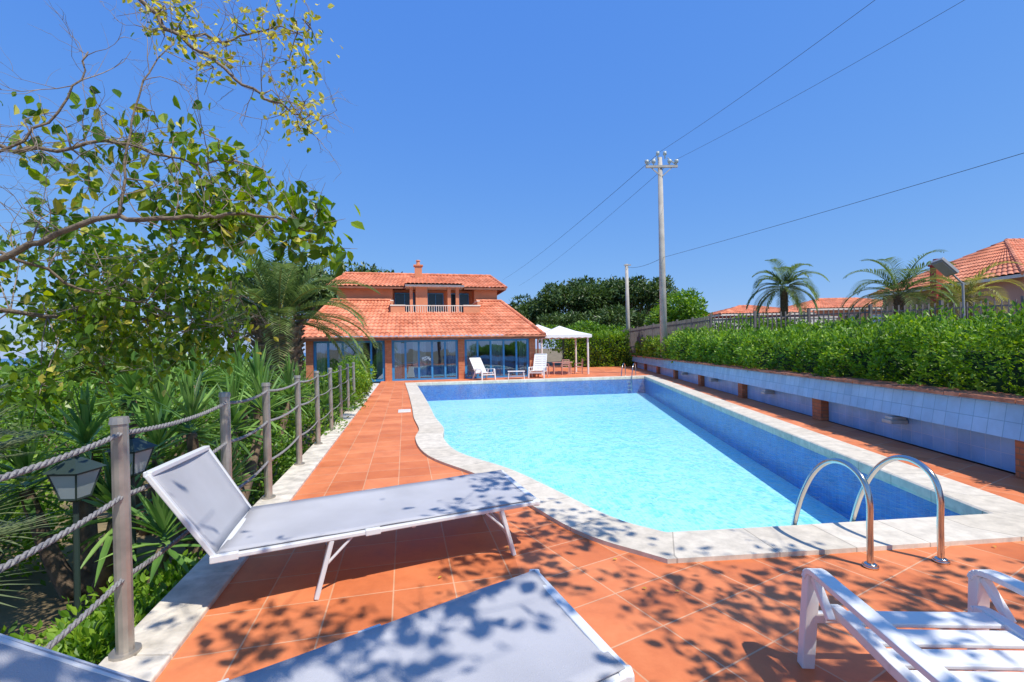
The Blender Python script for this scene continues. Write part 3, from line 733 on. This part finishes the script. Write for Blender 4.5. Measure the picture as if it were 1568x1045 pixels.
def resin_chair(name,loc,rz,depth=.55,recl=55,w=.66,scale=1.0,arm_z=.50,seat_z=.34,back=.75):
    t=empty(name,loc,rz); t.scale=(scale,)*3
    mb=MB()
    hw=w/2
    sl=.10;gap=.018;y=-.02
    while y-sl>-depth:
        x1=hw-.07
        z=seat_z-.03*math.sin(min(1,(-y)/depth)*math.pi)
        mb.box((-x1,y-sl,z-.012),(x1,y,z+.008)); y-=sl+gap
    for sx in (-1,1):
        rail=[(sx*(hw-.06),0.03,seat_z-.05),(sx*(hw-.06),-.02,seat_z-.005),(sx*(hw-.06),-depth*.5,seat_z-.035),(sx*(hw-.06),-depth,seat_z-.01)]
        c=catmull(rail,4)
        for i in range(len(c)-1): mb.beam(c[i],c[i+1]+(c[i+1]-c[i])*.1,.05,.045)
        arm=[(sx*hw,.10,arm_z-.05),(sx*hw,.05,arm_z),(sx*(hw+.01),-.15,arm_z+.005),(sx*(hw+.01),-depth*.7,arm_z-.01),(sx*hw,-depth-.12,arm_z-.01)]
        c=catmull(arm,5)
        for i in range(len(c)-1): mb.beam(c[i],c[i+1]+(c[i+1]-c[i])*.08,.075,.028)
        mb.beam((sx*hw,.085,arm_z-.02),(sx*(hw+.015),.12,0.0),.06,.05,up=(0,1,0))
        mb.beam((sx*hw,.06,arm_z-.03),(sx*hw,-.06,seat_z-.02),.035,.03)
        mb.beam((sx*hw,-depth*.75,arm_z-.02),(sx*(hw+.02),-depth-.12,0.0),.055,.045,up=(0,1,0))
        mb.beam((sx*(hw-.01),-depth*.78,seat_z-.03),(sx*hw,-depth*.9,seat_z-.03),.04,.04)
    mb.beam((-hw,.09,seat_z-.09),(hw,.09,seat_z-.09),.03,.05)
    mb.beam((-hw,-depth*.8,seat_z-.05),(hw,-depth*.8,seat_z-.05),.04,.03)
    a=math.radians(recl); dy=-math.cos(a);dz=math.sin(a)
    s_=0
    while s_+sl<back:
        c0=V((0,-depth+dy*s_,seat_z+dz*s_));c1=V((0,-depth+dy*(s_+sl),seat_z+dz*(s_+sl)))
        mb.beam(V((-hw+.07,0,0))+(c0+c1)/2,V((hw-.07,0,0))+(c0+c1)/2,sl,.02,up=(0,dz,-dy)); s_+=sl+gap
    for sx in (-1,1):
        mb.beam((sx*(hw-.06),-depth+.02,seat_z),(sx*(hw-.06),-depth+dy*back,seat_z+dz*back),.045,.03)
    mb.beam((-hw+.05,-depth+dy*back,seat_z+dz*back),(hw-.05,-depth+dy*back,seat_z+dz*back),.03,.06)
    mb.build('resin_body',[M_plastic],t,bevel=.008)
    return t
resin_chair('resin_lounge_chair',(1.83,2.13,0),math.radians(-3),depth=.95,recl=38,w=.78,arm_z=.5,seat_z=.35)
resin_chair('resin_armchair',(-1.3,23.6,0),math.radians(215),depth=.6,recl=52,w=.7,scale=1.1,back=.85)
resin_chair('resin_armchair',(1.3,24.3,0),math.radians(165),depth=.6,recl=62,w=.7,scale=1.15,back=.85)
t=empty('low_table',(.2,24.0,0)); mb=MB()
mb.box((-.45,-.3,.38),(.45,.3,.42))
for x in (-.38,.38):
    for y in (-.24,.24): mb.beam((x,y,.38),(x*1.1,y*1.1,0),.045,.045)
mb.box((-.36,-.22,.15),(.36,.22,.17)); mb.build('table_body',[M_plastic],t,bevel=.01)

def ladder(name,loc,rz,s=1):
    t=empty(name,loc,rz); t.scale=(s,)*3; mb=MB()
    for x in (-.28,.28):
        pts=[(x,0,0.0),(x,0,.26),(x,.0,.48),(x,.06,.62),(x,.2,.69),(x,.36,.665),(x,.52,.53),(x,.66,.29),(x,.76,.0),(x,.80,-.2),(x,.80,-.75)]
        mb.tube(catmull(pts,6),.021,14)
        mb.tube([(x,0,.0),(x,0,.02)],[.05,.05],16); mb.tube([(x,0,.02),(x,0,.032)],[.05,.03],16)
    mb.build('handrails',[M_steel],t,smooth=True)
    mb=MB()
    for z in (-.25,-.45,-.65): mb.box((-.28,.74,z-.012),(.28,.84,z+.012))
    mb.build('treads',[M_steel],t,bevel=.004)
ladder('pool_ladder',(2.80,3.28,0.0),math.radians(6))
ladder('pool_ladder',(6.35,24.6,0.0),math.radians(150))

# ---------------------------------------------------------------- house
H=empty('villa_house',(-10.2,23,0),math.radians(12.9))
M_wallO=mat('orange_render',(0.68,0.27,0.14),0.85,0.12,1.5,bump=.2)
M_brickH=brickmat('house_brick',(0.52,0.16,0.07),(0.62,0.23,0.11),(0.42,0.22,0.14),0.25,0.07,0.008,0.5,along=(1,1),rough=.85,extra=.15)
M_blue=mat('blue_frames',(0.04,0.25,0.55),0.35,0.08,3)
M_fascia=mat('fascia_wood',(0.24,0.09,0.05),0.6,0.2,3)
M_cream=mat('cream_trim',(0.78,0.70,0.60),0.7,0.06,3)
M_curt=mat('curtain',(0.6,0.6,0.56),0.9,0.1,2)
M_room=mat('room_interior',(0.22,0.24,0.26),0.9,0.2,1)
def glassmat():
    m,nt,b=newmat('window_glass'); nt.nodes.remove(b)
    g=N(nt,'ShaderNodeBsdfGlossy',Roughness=.02); g.inputs['Color'].default_value=(.6,.75,.9,1)
    t=N(nt,'ShaderNodeBsdfTransparent'); t.inputs['Color'].default_value=(.5,.72,.85,1)
    tc=N(nt,'ShaderNodeTexCoord'); nz=N(nt,'ShaderNodeTexNoise',Scale=.7); nt.links.new(tc.outputs['Object'],nz.inputs['Vector'])
    bp=N(nt,'ShaderNodeBump',Strength=.08,Distance=.1); nt.links.new(nz.outputs['Fac'],bp.inputs['Height']); nt.links.new(bp.outputs[0],g.inputs['Normal'])
    x=N(nt,'ShaderNodeMixShader'); x.inputs[0].default_value=.34; nt.links.new(t.outputs[0],x.inputs[1]); nt.links.new(g.outputs[0],x.inputs[2])
    nt.links.new(x.outputs[0],nt.nodes['Material Output'].inputs['Surface']); return m
M_glass=glassmat()
def tilemat():
    m,nt,b=newmat('roof_tiles')
    tc=N(nt,'ShaderNodeTexCoord'); n1=N(nt,'ShaderNodeTexNoise',Scale=1.2,Detail=6.0); nt.links.new(tc.outputs['Object'],n1.inputs['Vector'])
    v=N(nt,'ShaderNodeTexVoronoi',Scale=3.6); nt.links.new(tc.outputs['Object'],v.inputs['Vector'])
    r=ramp(nt,[(0.3,(0.58,0.18,0.085)),(0.7,(0.80,0.33,0.19))]); nt.links.new(n1.outputs['Fac'],r.inputs['Fac'])
    mx=N(nt,'ShaderNodeMixRGB',blend_type='MULTIPLY'); mx.inputs[0].default_value=.6
    sp=N(nt,'ShaderNodeSeparateColor'); nt.links.new(v.outputs['Color'],sp.inputs[0]); rr=ramp(nt,[(0,(.6,.5,.45)),(1,(1.2,1.2,1.2))]); nt.links.new(sp.outputs[0],rr.inputs['Fac'])
    nt.links.new(r.outputs[0],mx.inputs[1]); nt.links.new(rr.outputs[0],mx.inputs[2]); nt.links.new(mx.outputs[0],b.inputs['Base Color']); b.inputs['Roughness'].default_value=.85; return m
M_tile=tilemat()
def roof_panel(mb,a,b,c,d,skip=None,pitch=.24,rowh=.36):
    a,b,c,d=[V(p) for p in (a,b,c,d)]; W=max((b-a).length,(c-d).length); Lh=((d+c)/2-(a+b)/2).length
    nn=(b-a).cross(d-a).normalized()
    if nn.z<0: nn=-nn
    nt_=max(2,int(W/pitch)); nu=nt_*6; nr=max(2,int(Lh/rowh)); vs=[];fs=[]
    vv=[]
    for r in range(nr): vv+=[(r/nr,.03),((r+.97)/nr,-.012)]
    for t,lift in vv:
        for i in range(nu+1):
            u=i/nu; p=a.lerp(b,u).lerp(d.lerp(c,u),t); ph=u*nt_*2*math.pi
            vs.append(p+nn*(lift+.05*abs(math.cos(ph/2))**.8))
    for j in range(len(vv)-1):
        for i in range(nu):
            u=(i+.5)/nu;t=(vv[j][0]+vv[j+1][0])/2; p=a.lerp(b,u).lerp(d.lerp(c,u),t)
            if skip and skip(p): continue
            q=j*(nu+1)+i; fs.append((q,q+1,q+nu+2,q+nu+1))
    mb.add(vs,fs)
def ridge(mb,a,b,r=.10,step=.36):
    a=V(a);b=V(b);n_=max(1,int((b-a).length/step))
    for k in range(n_): mb.tube([a.lerp(b,k/n_),a.lerp(b,(k+1.08)/n_)],[r*1.05,r*.85],8)
piers=[0,3.84,7.66,11.64]; HE=2.30
mb=MB()
for i,u in enumerate(piers):
    w=.17; mb.box((u-w,0,0),(u+w,.36,HE-.16))
mb.build('brick_piers',[M_brickH],H)
mb=MB(); mb.box((-.2,.05,HE-.158),(11.84,.34,HE-.02)); mb.box((-.2,.37,0),(-.05,9,HE-.02)); mb.box((11.69,.37,0),(11.84,9,HE-.02)); mb.box((-.05,8.8,0),(11.69,9,HE-.02)); mb.build('lower_walls',[M_wallO],H)
mb=MB(); mb.box((.0,4.2,0.01),(11.6,4.3,HE)); mb.box((0,.4,.0),(11.6,4.2,.02)); mb.box((0,.4,HE-.06),(11.6,4.2,HE-.03))
for u in (1.2,2.6,5.0,6.2,9,10.3):
    mb.box((u,2.2,.02),(u+.7,2.9,.75)); mb.box((u+.1,3.3,.02),(u+.5,3.5,1.1))
mb.build('interior',[M_room],H)
mb=MB()
for (u0,u1) in ((.25,.55),(1.3,1.75),(3.2,3.6),(4.1,4.4),(5.1,5.75),(7.0,7.4),(7.95,8.5),(9.4,10.0),(11.0,11.4)):
    k=u0
    while k<u1:
        mb.add([(k,.6,.05),(k+.05,.66,.05),(k+.05,.66,HE-.2),(k,.6,HE-.2)],[(0,1,2,3)]); mb.add([(k+.05,.66,.05),(k+.1,.6,.05),(k+.1,.6,HE-.2),(k+.05,.66,HE-.2)],[(0,1,2,3)]); k+=.1
mb.build('curtains',[M_curt],H)
mf=MB();mg=MB()
for i in range(3):
    a=piers[i]+.172;b=piers[i+1]-.172; n_=5; zt=HE-.162
    mf.box((a,.12,zt-.10),(b,.22,zt)); mf.box((a,.12,0.0),(b,.22,.10))
    for k in range(n_+1):
        x=a+(b-a)*k/n_; w=.065 if k in (0,n_) else .05
        x=min(max(x,a+w),b-w); mf.box((x-w,.125,.10),(x+w,.215,zt-.10))
    mg.add([(a,.17,.05),(b,.17,.05),(b,.17,zt-.05),(a,.17,zt-.05)],[(0,1,2,3)])
mf.build('window_frames',[M_blue],H); mg.build('glazing',[M_glass],H)
E0=(-.55,-.55,HE);E1=(12.2,-.55,HE);T0=(.6,3.5,4.55);T1=(10.6,3.5,4.55)
skip=lambda p: p.y>2.0 and 4.0<p.x<8.95
mb=MB(); roof_panel(mb,E0,E1,T1,T0,skip)
roof_panel(mb,(-.55,9.5,HE),E0,T0,(.6,9.5,4.55)); roof_panel(mb,E1,(12.2,9.5,HE),(10.6,9.5,4.55),T1)
ridge(mb,(E0[0],E0[1],HE+.05),(T0[0],T0[1],4.6)); ridge(mb,(E1[0],E1[1],HE+.05),(T1[0],T1[1],4.6)); ridge(mb,(T0[0],3.45,4.62),(3.9,3.45,4.62),.07); ridge(mb,(9.0,3.45,4.62),(T1[0],3.45,4.62),.07)
mb.build('lower_roof',[M_tile],H,smooth=False)
mb=MB(); mb.box((-.57,-.57,HE-.16),(12.22,-.50,HE-.01)); mb.box((-.57,-.498,HE-.16),(-.5,9.4,HE-.01)); mb.box((12.15,-.498,HE-.16),(12.22,9.4,HE-.01)); mb.box((-.498,-.498,HE-.06),(12.148,.04,HE-.03)); mb.build('eaves',[M_fascia],H)
mb=MB(); mb.box((.85,3.7,3.0),(4.0,9,5.35)); mb.box((8.95,3.7,3.0),(10.4,9,5.35)); mb.box((4.0,4.6,3.0),(8.95,9,5.35)); mb.build('upper_walls',[M_wallO],H)
mb=MB(); mb.box((3.95,1.95,3.45),(9.0,4.6,3.62))
mb.box((3.93,1.93,3.55),(4.72,2.1,4.12)); mb.box((8.05,1.93,3.55),(9.02,2.1,4.12)); mb.box((4.72,1.95,3.55),(8.05,2.05,3.72))
mb.box((3.93,2.1,3.55),(4.05,4.6,4.42)); mb.box((8.9,2.1,3.55),(9.02,4.6,4.42))
mb.box((5.35,3.3,3.62),(6.05,4.6,5.38)); mb.box((7.25,3.3,3.62),(7.45,3.5,5.38)); mb.box((7.75,3.3,3.62),(7.95,3.5,5.38)); mb.box((5.0,3.35,3.62),(5.18,3.52,5.38))
mb.build('balcony_walls',[M_wallO],H)
mb=MB(); mb.box((3.9,1.9,4.12),(4.75,2.13,4.19)); mb.box((8.02,1.9,4.12),(9.05,2.13,4.19)); mb.box((3.9,2.132,4.42),(4.08,4.6,4.48)); mb.box((8.87,2.132,4.42),(9.05,4.6,4.48))
mb.box((4.75,3.0,5.38),(8.25,4.6,5.50)); mb.build('cream_copings',[M_cream],H)
mb=MB(); mb.box((4.1,4.54,3.64),(5.3,4.59,5.1)); mb.box((6.1,4.54,3.64),(7.1,4.59,5.1)); mb.box((7.5,4.54,3.64),(8.7,4.59,5.1)); mb.build('balcony_doors',[mat('dark_door_glass',(.02,.05,.08),.08,.1,2)],H)
mb=MB()
for a,b in ((4.1,5.3),(6.1,7.1),(7.5,8.7)):
    for x in (a,(a+b)/2-.03,b-.06): mb.box((x,4.47,3.64),(x+.06,4.538,5.1))
    mb.box((a,4.465,5.1),(b,4.538,5.18))
mb.build('balcony_door_frames',[M_blue],H)
mb=MB(); mb.beam((4.74,2.0,4.15),(8.03,2.0,4.15),.05,.05)
x=4.8
while x<8.0: mb.beam((x,2.0,3.72),(x,2.0,4.13),.03,.03); x+=.13
mb.build('balcony_railing',[M_cream],H)
mb=MB(); roof_panel(mb,(.4,3.2,5.38),(10.9,3.2,5.38),(10.45,6.2,6.55),(1.0,6.2,6.55),lambda p:4.8<p.x<8.2 and p.y<4.4)
roof_panel(mb,(10.9,9.2,5.38),(.4,9.2,5.38),(1.0,6.2,6.55),(10.45,6.2,6.55))
roof_panel(mb,(.4,9.2,5.38),(.4,3.2,5.38),(1.0,6.2,6.55),(1.0,6.21,6.55)); roof_panel(mb,(10.9,3.2,5.38),(10.9,9.2,5.38),(10.45,6.21,6.55),(10.45,6.2,6.55))
ridge(mb,(1,6.2,6.6),(10.45,6.2,6.6)); ridge(mb,(.4,3.2,5.42),(1.0,6.2,6.6),.08); ridge(mb,(10.9,3.2,5.42),(10.45,6.2,6.6),.08)
roof_panel(mb,(4.7,2.9,5.52),(8.3,2.9,5.52),(8.1,5.3,6.28),(4.9,5.3,6.28))
mb.build('upper_roof',[M_tile],H)
mb=MB(); mb.box((.4,3.2,5.26),(4.74,3.27,5.38)); mb.box((8.26,3.2,5.26),(10.9,3.27,5.38)); mb.box((.4,3.272,5.26),(.47,9.2,5.38)); mb.box((10.83,3.272,5.26),(10.9,9.2,5.38)); mb.box((.472,3.272,5.3),(4.74,3.7,5.33)); mb.box((8.26,3.272,5.3),(10.828,3.7,5.33)); mb.build('upper_eaves',[M_fascia],H)
mb=MB(); mb.box((5.35,4.9,5.9),(5.8,5.35,6.95)); mb.box((5.28,4.83,6.95),(5.87,5.42,7.02)); mb.tube([(5.57,5.12,7.02),(5.57,5.12,7.28)],[.14,.1],10); mb.tube([(5.57,5.12,7.28),(5.57,5.12,7.34)],[.15,.13],10); mb.build('chimney',[M_wallO],H)
mb=MB(); mb.tube([(11.95,-.2,HE-.1),(11.95,.0,HE-.3),(11.95,.0,0)],.04,8); mb.tube([(-.62,-.62,HE-.03),(12.27,-.62,HE-.03)],.05,8); mb.build('gutter',[M_brickcap],H,smooth=True)

# gazebo
g=empty('white_gazebo',(2.95,28.3,0),math.radians(8)); mb=MB()
for x in (-1.4,1.4):
    for y in (-1.3,1.3): mb.tube([(x,y,0),(x,y,2.35)],.06,8)
mb.build('posts',[M_white],g)
mb=MB(); a=1.6; c=(0,0,2.95); pts=[(-a,-1.5,2.36),(a,-1.5,2.36),(a,1.5,2.36),(-a,1.5,2.36)]
for i in range(4):
    p=V(pts[i]);q=V(pts[(i+1)%4]); C_=V(c)
    mb.add([p,q,q.lerp(C_,.5)-V((0,0,.06)),p.lerp(C_,.5)-V((0,0,.06)),C_],[(0,1,2,3),(3,2,4)])
    for k in range(8):
        s0=p.lerp(q,k/8);s1=p.lerp(q,(k+1)/8); m0=s0.lerp(s1,.5)-V((0,0,.20)); mb.add([s0,s1,s1-V((0,0,.16)),m0,s0-V((0,0,.16))],[(0,1,2,3,4)])
mb.build('canopy',[M_white],g)
g=empty('garden_parasol',(1.9,33,0)); mb=MB(); mb.tube([(0,0,0),(0,0,3.2)],.03,8); mb.build('pole',[M_white],g); mb=MB()
for k in range(8):
    a0=k*math.pi/4;a1=(k+1)*math.pi/4; mb.add([(1.6*math.cos(a0),1.6*math.sin(a0),2.7),(1.6*math.cos(a1),1.6*math.sin(a1),2.7),(0,0,3.3),(1.6*math.cos(a0),1.6*math.sin(a0),2.52),(1.6*math.cos(a1),1.6*math.sin(a1),2.52)],[(0,1,2),(0,3,4,1)])
mb.build('canopy',[M_white],g)
M_pink=mat('pink_wood',(.6,.36,.30),.6,.1,4)
t=empty('garden_table',(3.0,27.6,0)); mb=MB(); mb.box((-.6,-.4,.70),(.6,.4,.74))
for x in (-.5,.5):
    for y in (-.3,.3): mb.beam((x,y,.7),(x,y,0),.05,.05)
mb.build('table',[M_pink],t)
for dx,dy,r in ((-1.0,0,-90),(1.0,0.1,90),(0.1,-.85,0)):
    t=empty('garden_chair',(3.0+dx,27.6+dy,0),math.radians(r)); mb=MB()
    mb.box((-.22,-.22,.42),(.22,.22,.46))
    for x in (-.2,.2):
        mb.beam((x,.2,.42),(x,.2,0),.035,.035); mb.beam((x,-.2,.0),(x,-.26,.9),.035,.035); mb.beam((x*1.1,-.2,.64),(x*1.1,.2,.64),.04,.025); mb.beam((x*1.1,.19,.63),(x*1.1,.19,.46),.03,.03)
    for z in (.58,.68,.78,.88): mb.beam((-.2,-.23-(z-.46)*.08,z),(.2,-.23-(z-.46)*.08,z),.02,.05)
    mb.build('chair_body',[M_pink],t)
# ---------------------------------------------------------------- picket fence
t=empty('picket_fence'); mb=MB(); M_pick=mat('weathered_metal',(.15,.135,.13),.7,.25,3)
path=[V((21,13.2,0)),V((17.6,15.7,0)),V((9.6,22.0,0)),V((9.3,30,0)),V((9.6,44,0))]
for i in range(len(path)-1):
    a,b=path[i],path[i+1]; L=(b-a).length; n_=int(L/.17)
    for k in range(n_):
        p=a.lerp(b,k/n_); post=k%12==0; hh=(3.0 if not post else 3.1)+random.uniform(-.02,.02)
        mb.beam((p.x,p.y,1.1),(p.x,p.y,hh),.055 if not post else .10,.02 if not post else .09)
    for z in (1.6,2.8): mb.beam((a.x,a.y,z),(b.x,b.y,z),.03,.055)
mb.build('pickets',[M_pick],t)

# ---------------------------------------------------------------- utility poles + wires
M_pole=mat('concrete_pole',(.44,.41,.36),.85,.16,2); M_ins=mat('insulator',(.45,.5,.48),.25,.05,3); M_wire=mat('cable',(.05,.05,.055),.6,.05,3)
def upole(name,x,y,top,r0,r1,arm=1.8,cross=True,zb=0):
    t=empty(name); mb=MB(); mb.tube([(x,y,zb),(x-.05,y,top)],[r0,r1],14); mb.build('shaft',[M_pole],t,smooth=True)
    mb=MB()
    if cross:
        zt=top-.55; mb.beam((x-arm/2,y-.12,zt),(x+arm/2,y-.12,zt),.10,.12); mb.beam((x-arm/3,y-.12,zt-.04),(x-.03,y-.1,zt-.55),.05,.05); mb.beam((x+arm/3,y-.12,zt-.04),(x+.03,y-.1,zt-.55),.05,.05)
        mb.build('crossarm',[M_pole],t); mi=MB()
        for o_ in (-arm/2+.06,-arm/4,arm/4,arm/2-.06):
            mi.tube([(x+o_,y-.12,zt+.06),(x+o_,y-.12,zt+.18),(x+o_,y-.12,zt+.2),(x+o_,y-.12,zt+.36),(x+o_,y-.12,zt+.38)],[.03,.03,.1,.12,.05],10)
        for s_ in (-.2,.2): mi.tube([(x+s_,y-.1,top-.1),(x+s_,y-.1,top+.1),(x+s_,y-.1,top+.12),(x+s_,y-.1,top+.3)],[.03,.03,.1,.09],10)
        mi.tube([(x+.35,y-.1,zt+.5),(x+.8,y-.12,zt+.1)],.03,6); mi.tube([(x-.35,y-.1,zt+.5),(x-.8,y-.12,zt+.1)],.03,6)
        mi.build('insulators',[M_ins],t,smooth=True)
    else:
        mb.beam((x-.3,y-.1,top-.1),(x+.3,y-.1,top-.1),.08,.1); mb.build('bracket',[M_pole],t)
upole('utility_pole',8.65,26,12.3,.22,.12,zb=0)
upole('utility_pole',10.2,40,8.8,.20,.13,cross=False)
t=empty('power_lines'); mb=MB()
def wire(a,b,sag,r=.014):
    a=V(a);b=V(b); mb.tube([a.lerp(b,k/30)-V((0,0,4*sag*(k/30)*(1-k/30))) for k in range(31)],r,5)
wire((8.5,25.9,12.55),(14.6,0,12.6),.5,.008); wire((9.4,25.9,12.1),(18.2,0,12.3),.5,.007)
wire((8.5,25.9,12.5),(-1.5,85,14.4),.5,.013); wire((9.3,25.9,12.1),(1.5,88,13.6),.5,.010)
wire((8.62,25.9,6.6),(18.2,1,6.9),.15,.009); wire((8.62,25.9,6.6),(10.2,39.9,8.5),.2,.012)
mb.build('wires',[M_wire],t)

t=empty('floodlight'); mb=MB(); mb.tube([(12.9,13,.9),(12.85,13,3.25)],.03,8); mb.beam((12.85,13,3.22),(12.45,12.95,3.55),.04,.04)
M_=Matrix.Translation((12.25,12.9,3.68))@Matrix.Rotation(math.radians(42),4,'Y')@Matrix.Rotation(math.radians(-15),4,'X'); mb.box((-.30,-.16,-.05),(.30,.16,.05),0,M_); mb.box((-.26,-.13,-.075),(.26,.13,-.051),0,M_); mb.build('lamp_head',[mat('floodlight_grey',(.3,.3,.31),.4,.1,3)],t,bevel=.01)

# ---------------------------------------------------------------- neighbour houses
M_salmon=mat('salmon_wall',(.64,.36,.26),.85,.1,1); M_redw=mat('red_wall',(.45,.06,.05),.85,.1,1); M_wh=mat('white_wall',(.7,.68,.64),.85,.06,1)
def villa(name,x0,y0,x1,y1,zb,ze,zr,mw,ov=.6):
    t=empty(name); mb=MB(); mb.box((x0,y0,zb),(x1,y1,ze)); mb.build('walls',[mw],t)
    mb=MB(); e=[(x0-ov,y0-ov,ze),(x1+ov,y0-ov,ze),(x1+ov,y1+ov,ze),(x0-ov,y1+ov,ze)]; ym=(y0+y1)/2; r=(y1-y0)/2*.9
    r0=(x0+r,ym,zr);r1=(x1-r,ym,zr)
    roof_panel(mb,e[0],e[1],r1,r0,pitch=.3,rowh=.45); roof_panel(mb,e[2],e[3],r0,r1,pitch=.3,rowh=.45); roof_panel(mb,e[3],e[0],r0,(r0[0],r0[1]+.01,r0[2]),pitch=.3,rowh=.45); roof_panel(mb,e[1],e[2],(r1[0],r1[1]+.01,r1[2]),r1,pitch=.3,rowh=.45)
    ridge(mb,r0,r1,.13); ridge(mb,e[0],r0,.12); ridge(mb,e[1],r1,.12); mb.build('roof',[M_tile],t)
    mb=MB(); mb.box((x0-ov,y0-ov,ze-.18),(x1+ov,y0-ov+.08,ze-.02)); mb.box((x0-ov,y0-ov+.082,ze-.18),(x0-ov+.08,y1+ov,ze-.02)); mb.build('eaves',[M_cream],t)
    mw_=MB();mf_=MB(); x=x0+1
    while x+1.2<x1:
        mw_.box((x,y0-.03,zb+1.0),(x+1.1,y0-.002,ze-.7)); mf_.box((x-.08,y0-.05,ze-.7),(x+1.18,y0-.003,ze-.6)); mf_.box((x-.08,y0-.06,zb+.9),(x+1.18,y0-.003,zb+1.0)); mf_.box((x+.52,y0-.045,zb+1.0),(x+.58,y0-.031,ze-.7)); x+=2.6
    mw_.build('windows',[M_glass],t); mf_.build('window_trim',[M_cream],t)
    return t
v=villa('neighbour_villa',25.2,22.5,42,31,1.2,4.8,7.4,M_salmon)
mb=MB(); mb.box((24.2,26,4.6),(24.6,26.4,5.9)); mb.box((24.14,25.94,5.9),(24.66,26.46,6.0)); mb.tube([(24.4,26.2,6.0),(24.4,26.2,6.3)],.15,8)
mb.box((24.2,26,1.2),(24.6,26.4,4.6)); mb.build('chimney',[M_redw],v)
mb=MB()
for x in (25.0,27.5,30): mb.box((x,21.2,1.2),(x+.35,21.55,4.6))
mb.build('porch_columns',[M_brickcap],v,bevel=.01)
villa('distant_villa',19.5,42,27,49,1.2,4.4,5.4,M_redw)
villa('distant_villa',28.5,44,40,52,1.2,4.9,6.2,M_salmon)
mb=MB(); mb.box((16,38,1.2),(27,38.25,3.7)); mb.box((15.9,37.95,3.7),(27.1,38.3,3.8)); mb.build('white_garden_wall',[M_wh])
t=empty('flat_roofed_house'); mb=MB(); mb.box((17.5,46,1.2),(19.3,54,4.6)); mb.box((18.0,46.5,4.6),(19.2,48,5.2)); mb.build('walls',[M_wh],t); mb=MB(); mb.box((17.4,45.9,4.6),(18.0,54.1,4.85)); mb.box((18.3,45.97,2.6),(19.0,45.998,3.9)); mb.build('parapet_and_windows',[M_tile],t)

def lantern(name,x,y,zt,zb=-.7):
    t=empty(name); M_ir=bpy.data.materials.get('iron_green') or mat('iron_green',(.03,.05,.045),.45,.1,4)
    mb=MB(); mb.tube([(x,y,zb),(x,y,zb+.15),(x,y,zb+.17),(x,y,zt-.24)],[.055,.04,.022,.018],10)
    b=.06;tp=.105; z0=zt-.22;z1=zt-.02
    c0=[V((x+sx*b,y+sy*b,z0)) for sx,sy in((-1,-1),(1,-1),(1,1),(-1,1))]; c1=[V((x+sx*tp,y+sy*tp,z1)) for sx,sy in((-1,-1),(1,-1),(1,1),(-1,1))]
    for i in range(4):
        mb.beam(c0[i],c1[i],.012,.012); mb.beam(c0[i],c0[(i+1)%4],.014,.014); mb.beam(c1[i],c1[(i+1)%4],.016,.016)
    rf=[V((x+sx*.13,y+sy*.13,z1+.01)) for sx,sy in((-1,-1),(1,-1),(1,1),(-1,1))]; ap=[V((x+sx*.03,y+sy*.03,z1+.10)) for sx,sy in((-1,-1),(1,-1),(1,1),(-1,1))]
    mb.add(rf+ap,[(0,1,5,4),(1,2,6,5),(2,3,7,6),(3,0,4,7),(4,5,6,7),(3,2,1,0)]); mb.tube([(x,y,z1+.1),(x,y,z1+.13),(x,y,z1+.17)],[.02,.028,.004],8)
    mb.tube([(x,y,z0-.03),(x,y,z0)],[.03,.065],8); mb.build('iron_frame',[M_ir],t)
    gm=MB(); gm.add(c0+c1,[(0,1,5,4),(1,2,6,5),(2,3,7,6),(3,0,4,7)]); gm.build('glass_panes',[bpy.data.materials.get('lantern_glass') or mat('lantern_glass',(.4,.45,.47),.15,.1,3)],t)
lantern('garden_lantern',-3.36,3.5,.74); lantern('garden_lantern',-3.30,3.95,.80)

# ---------------------------------------------------------------- light, sky, camera
S=V((.42,-.42,1)).normalized(); el=math.asin(S.z); az=math.atan2(S.x,S.y)
L=bpy.data.lights.new('sun','SUN'); L.energy=5.0; L.angle=math.radians(.5); L.color=(1,.94,.83)
lo=bpy.data.objects.new('sun',L); lo.rotation_euler=S.to_track_quat('Z','Y').to_euler(); link(lo)
w=bpy.data.worlds.new('World'); scene.world=w; w.use_nodes=True; nt=w.node_tree
sky=nt.nodes.new('ShaderNodeTexSky'); sky.sky_type='NISHITA'; sky.sun_disc=False; sky.sun_elevation=el; sky.sun_rotation=az
sky.air_density=1.0; sky.dust_density=0.3; sky.ozone_density=3.0; sky.altitude=0
sp=nt.nodes.new('ShaderNodeSeparateColor'); cb=nt.nodes.new('ShaderNodeCombineColor'); nt.links.new(sky.outputs[0],sp.inputs[0])
for i,(e_,k_) in enumerate(((.76,.80),(.50,1.72),(.14,5.35))):
    p_=nt.nodes.new('ShaderNodeMath'); p_.operation='POWER'; p_.inputs[1].default_value=e_; nt.links.new(sp.outputs[i],p_.inputs[0])
    q_=nt.nodes.new('ShaderNodeMath'); q_.operation='MULTIPLY'; q_.inputs[1].default_value=k_; nt.links.new(p_.outputs[0],q_.inputs[0]); nt.links.new(q_.outputs[0],cb.inputs[i])
bg=nt.nodes['Background']; bg.inputs['Strength'].default_value=.13; nt.links.new(cb.outputs[0],bg.inputs['Color'])
cam=bpy.data.cameras.new('camera'); cam.sensor_width=36; cam.lens=16.07; cam.shift_y=.0073; cam.clip_end=3000; cam.clip_start=.05
co=bpy.data.objects.new('camera',cam); co.location=(0,0,1.6); co.rotation_euler=(math.radians(90),math.radians(1),0); link(co); scene.camera=co
scene.view_settings.view_transform='Standard'; scene.view_settings.look='None'; scene.view_settings.exposure=0
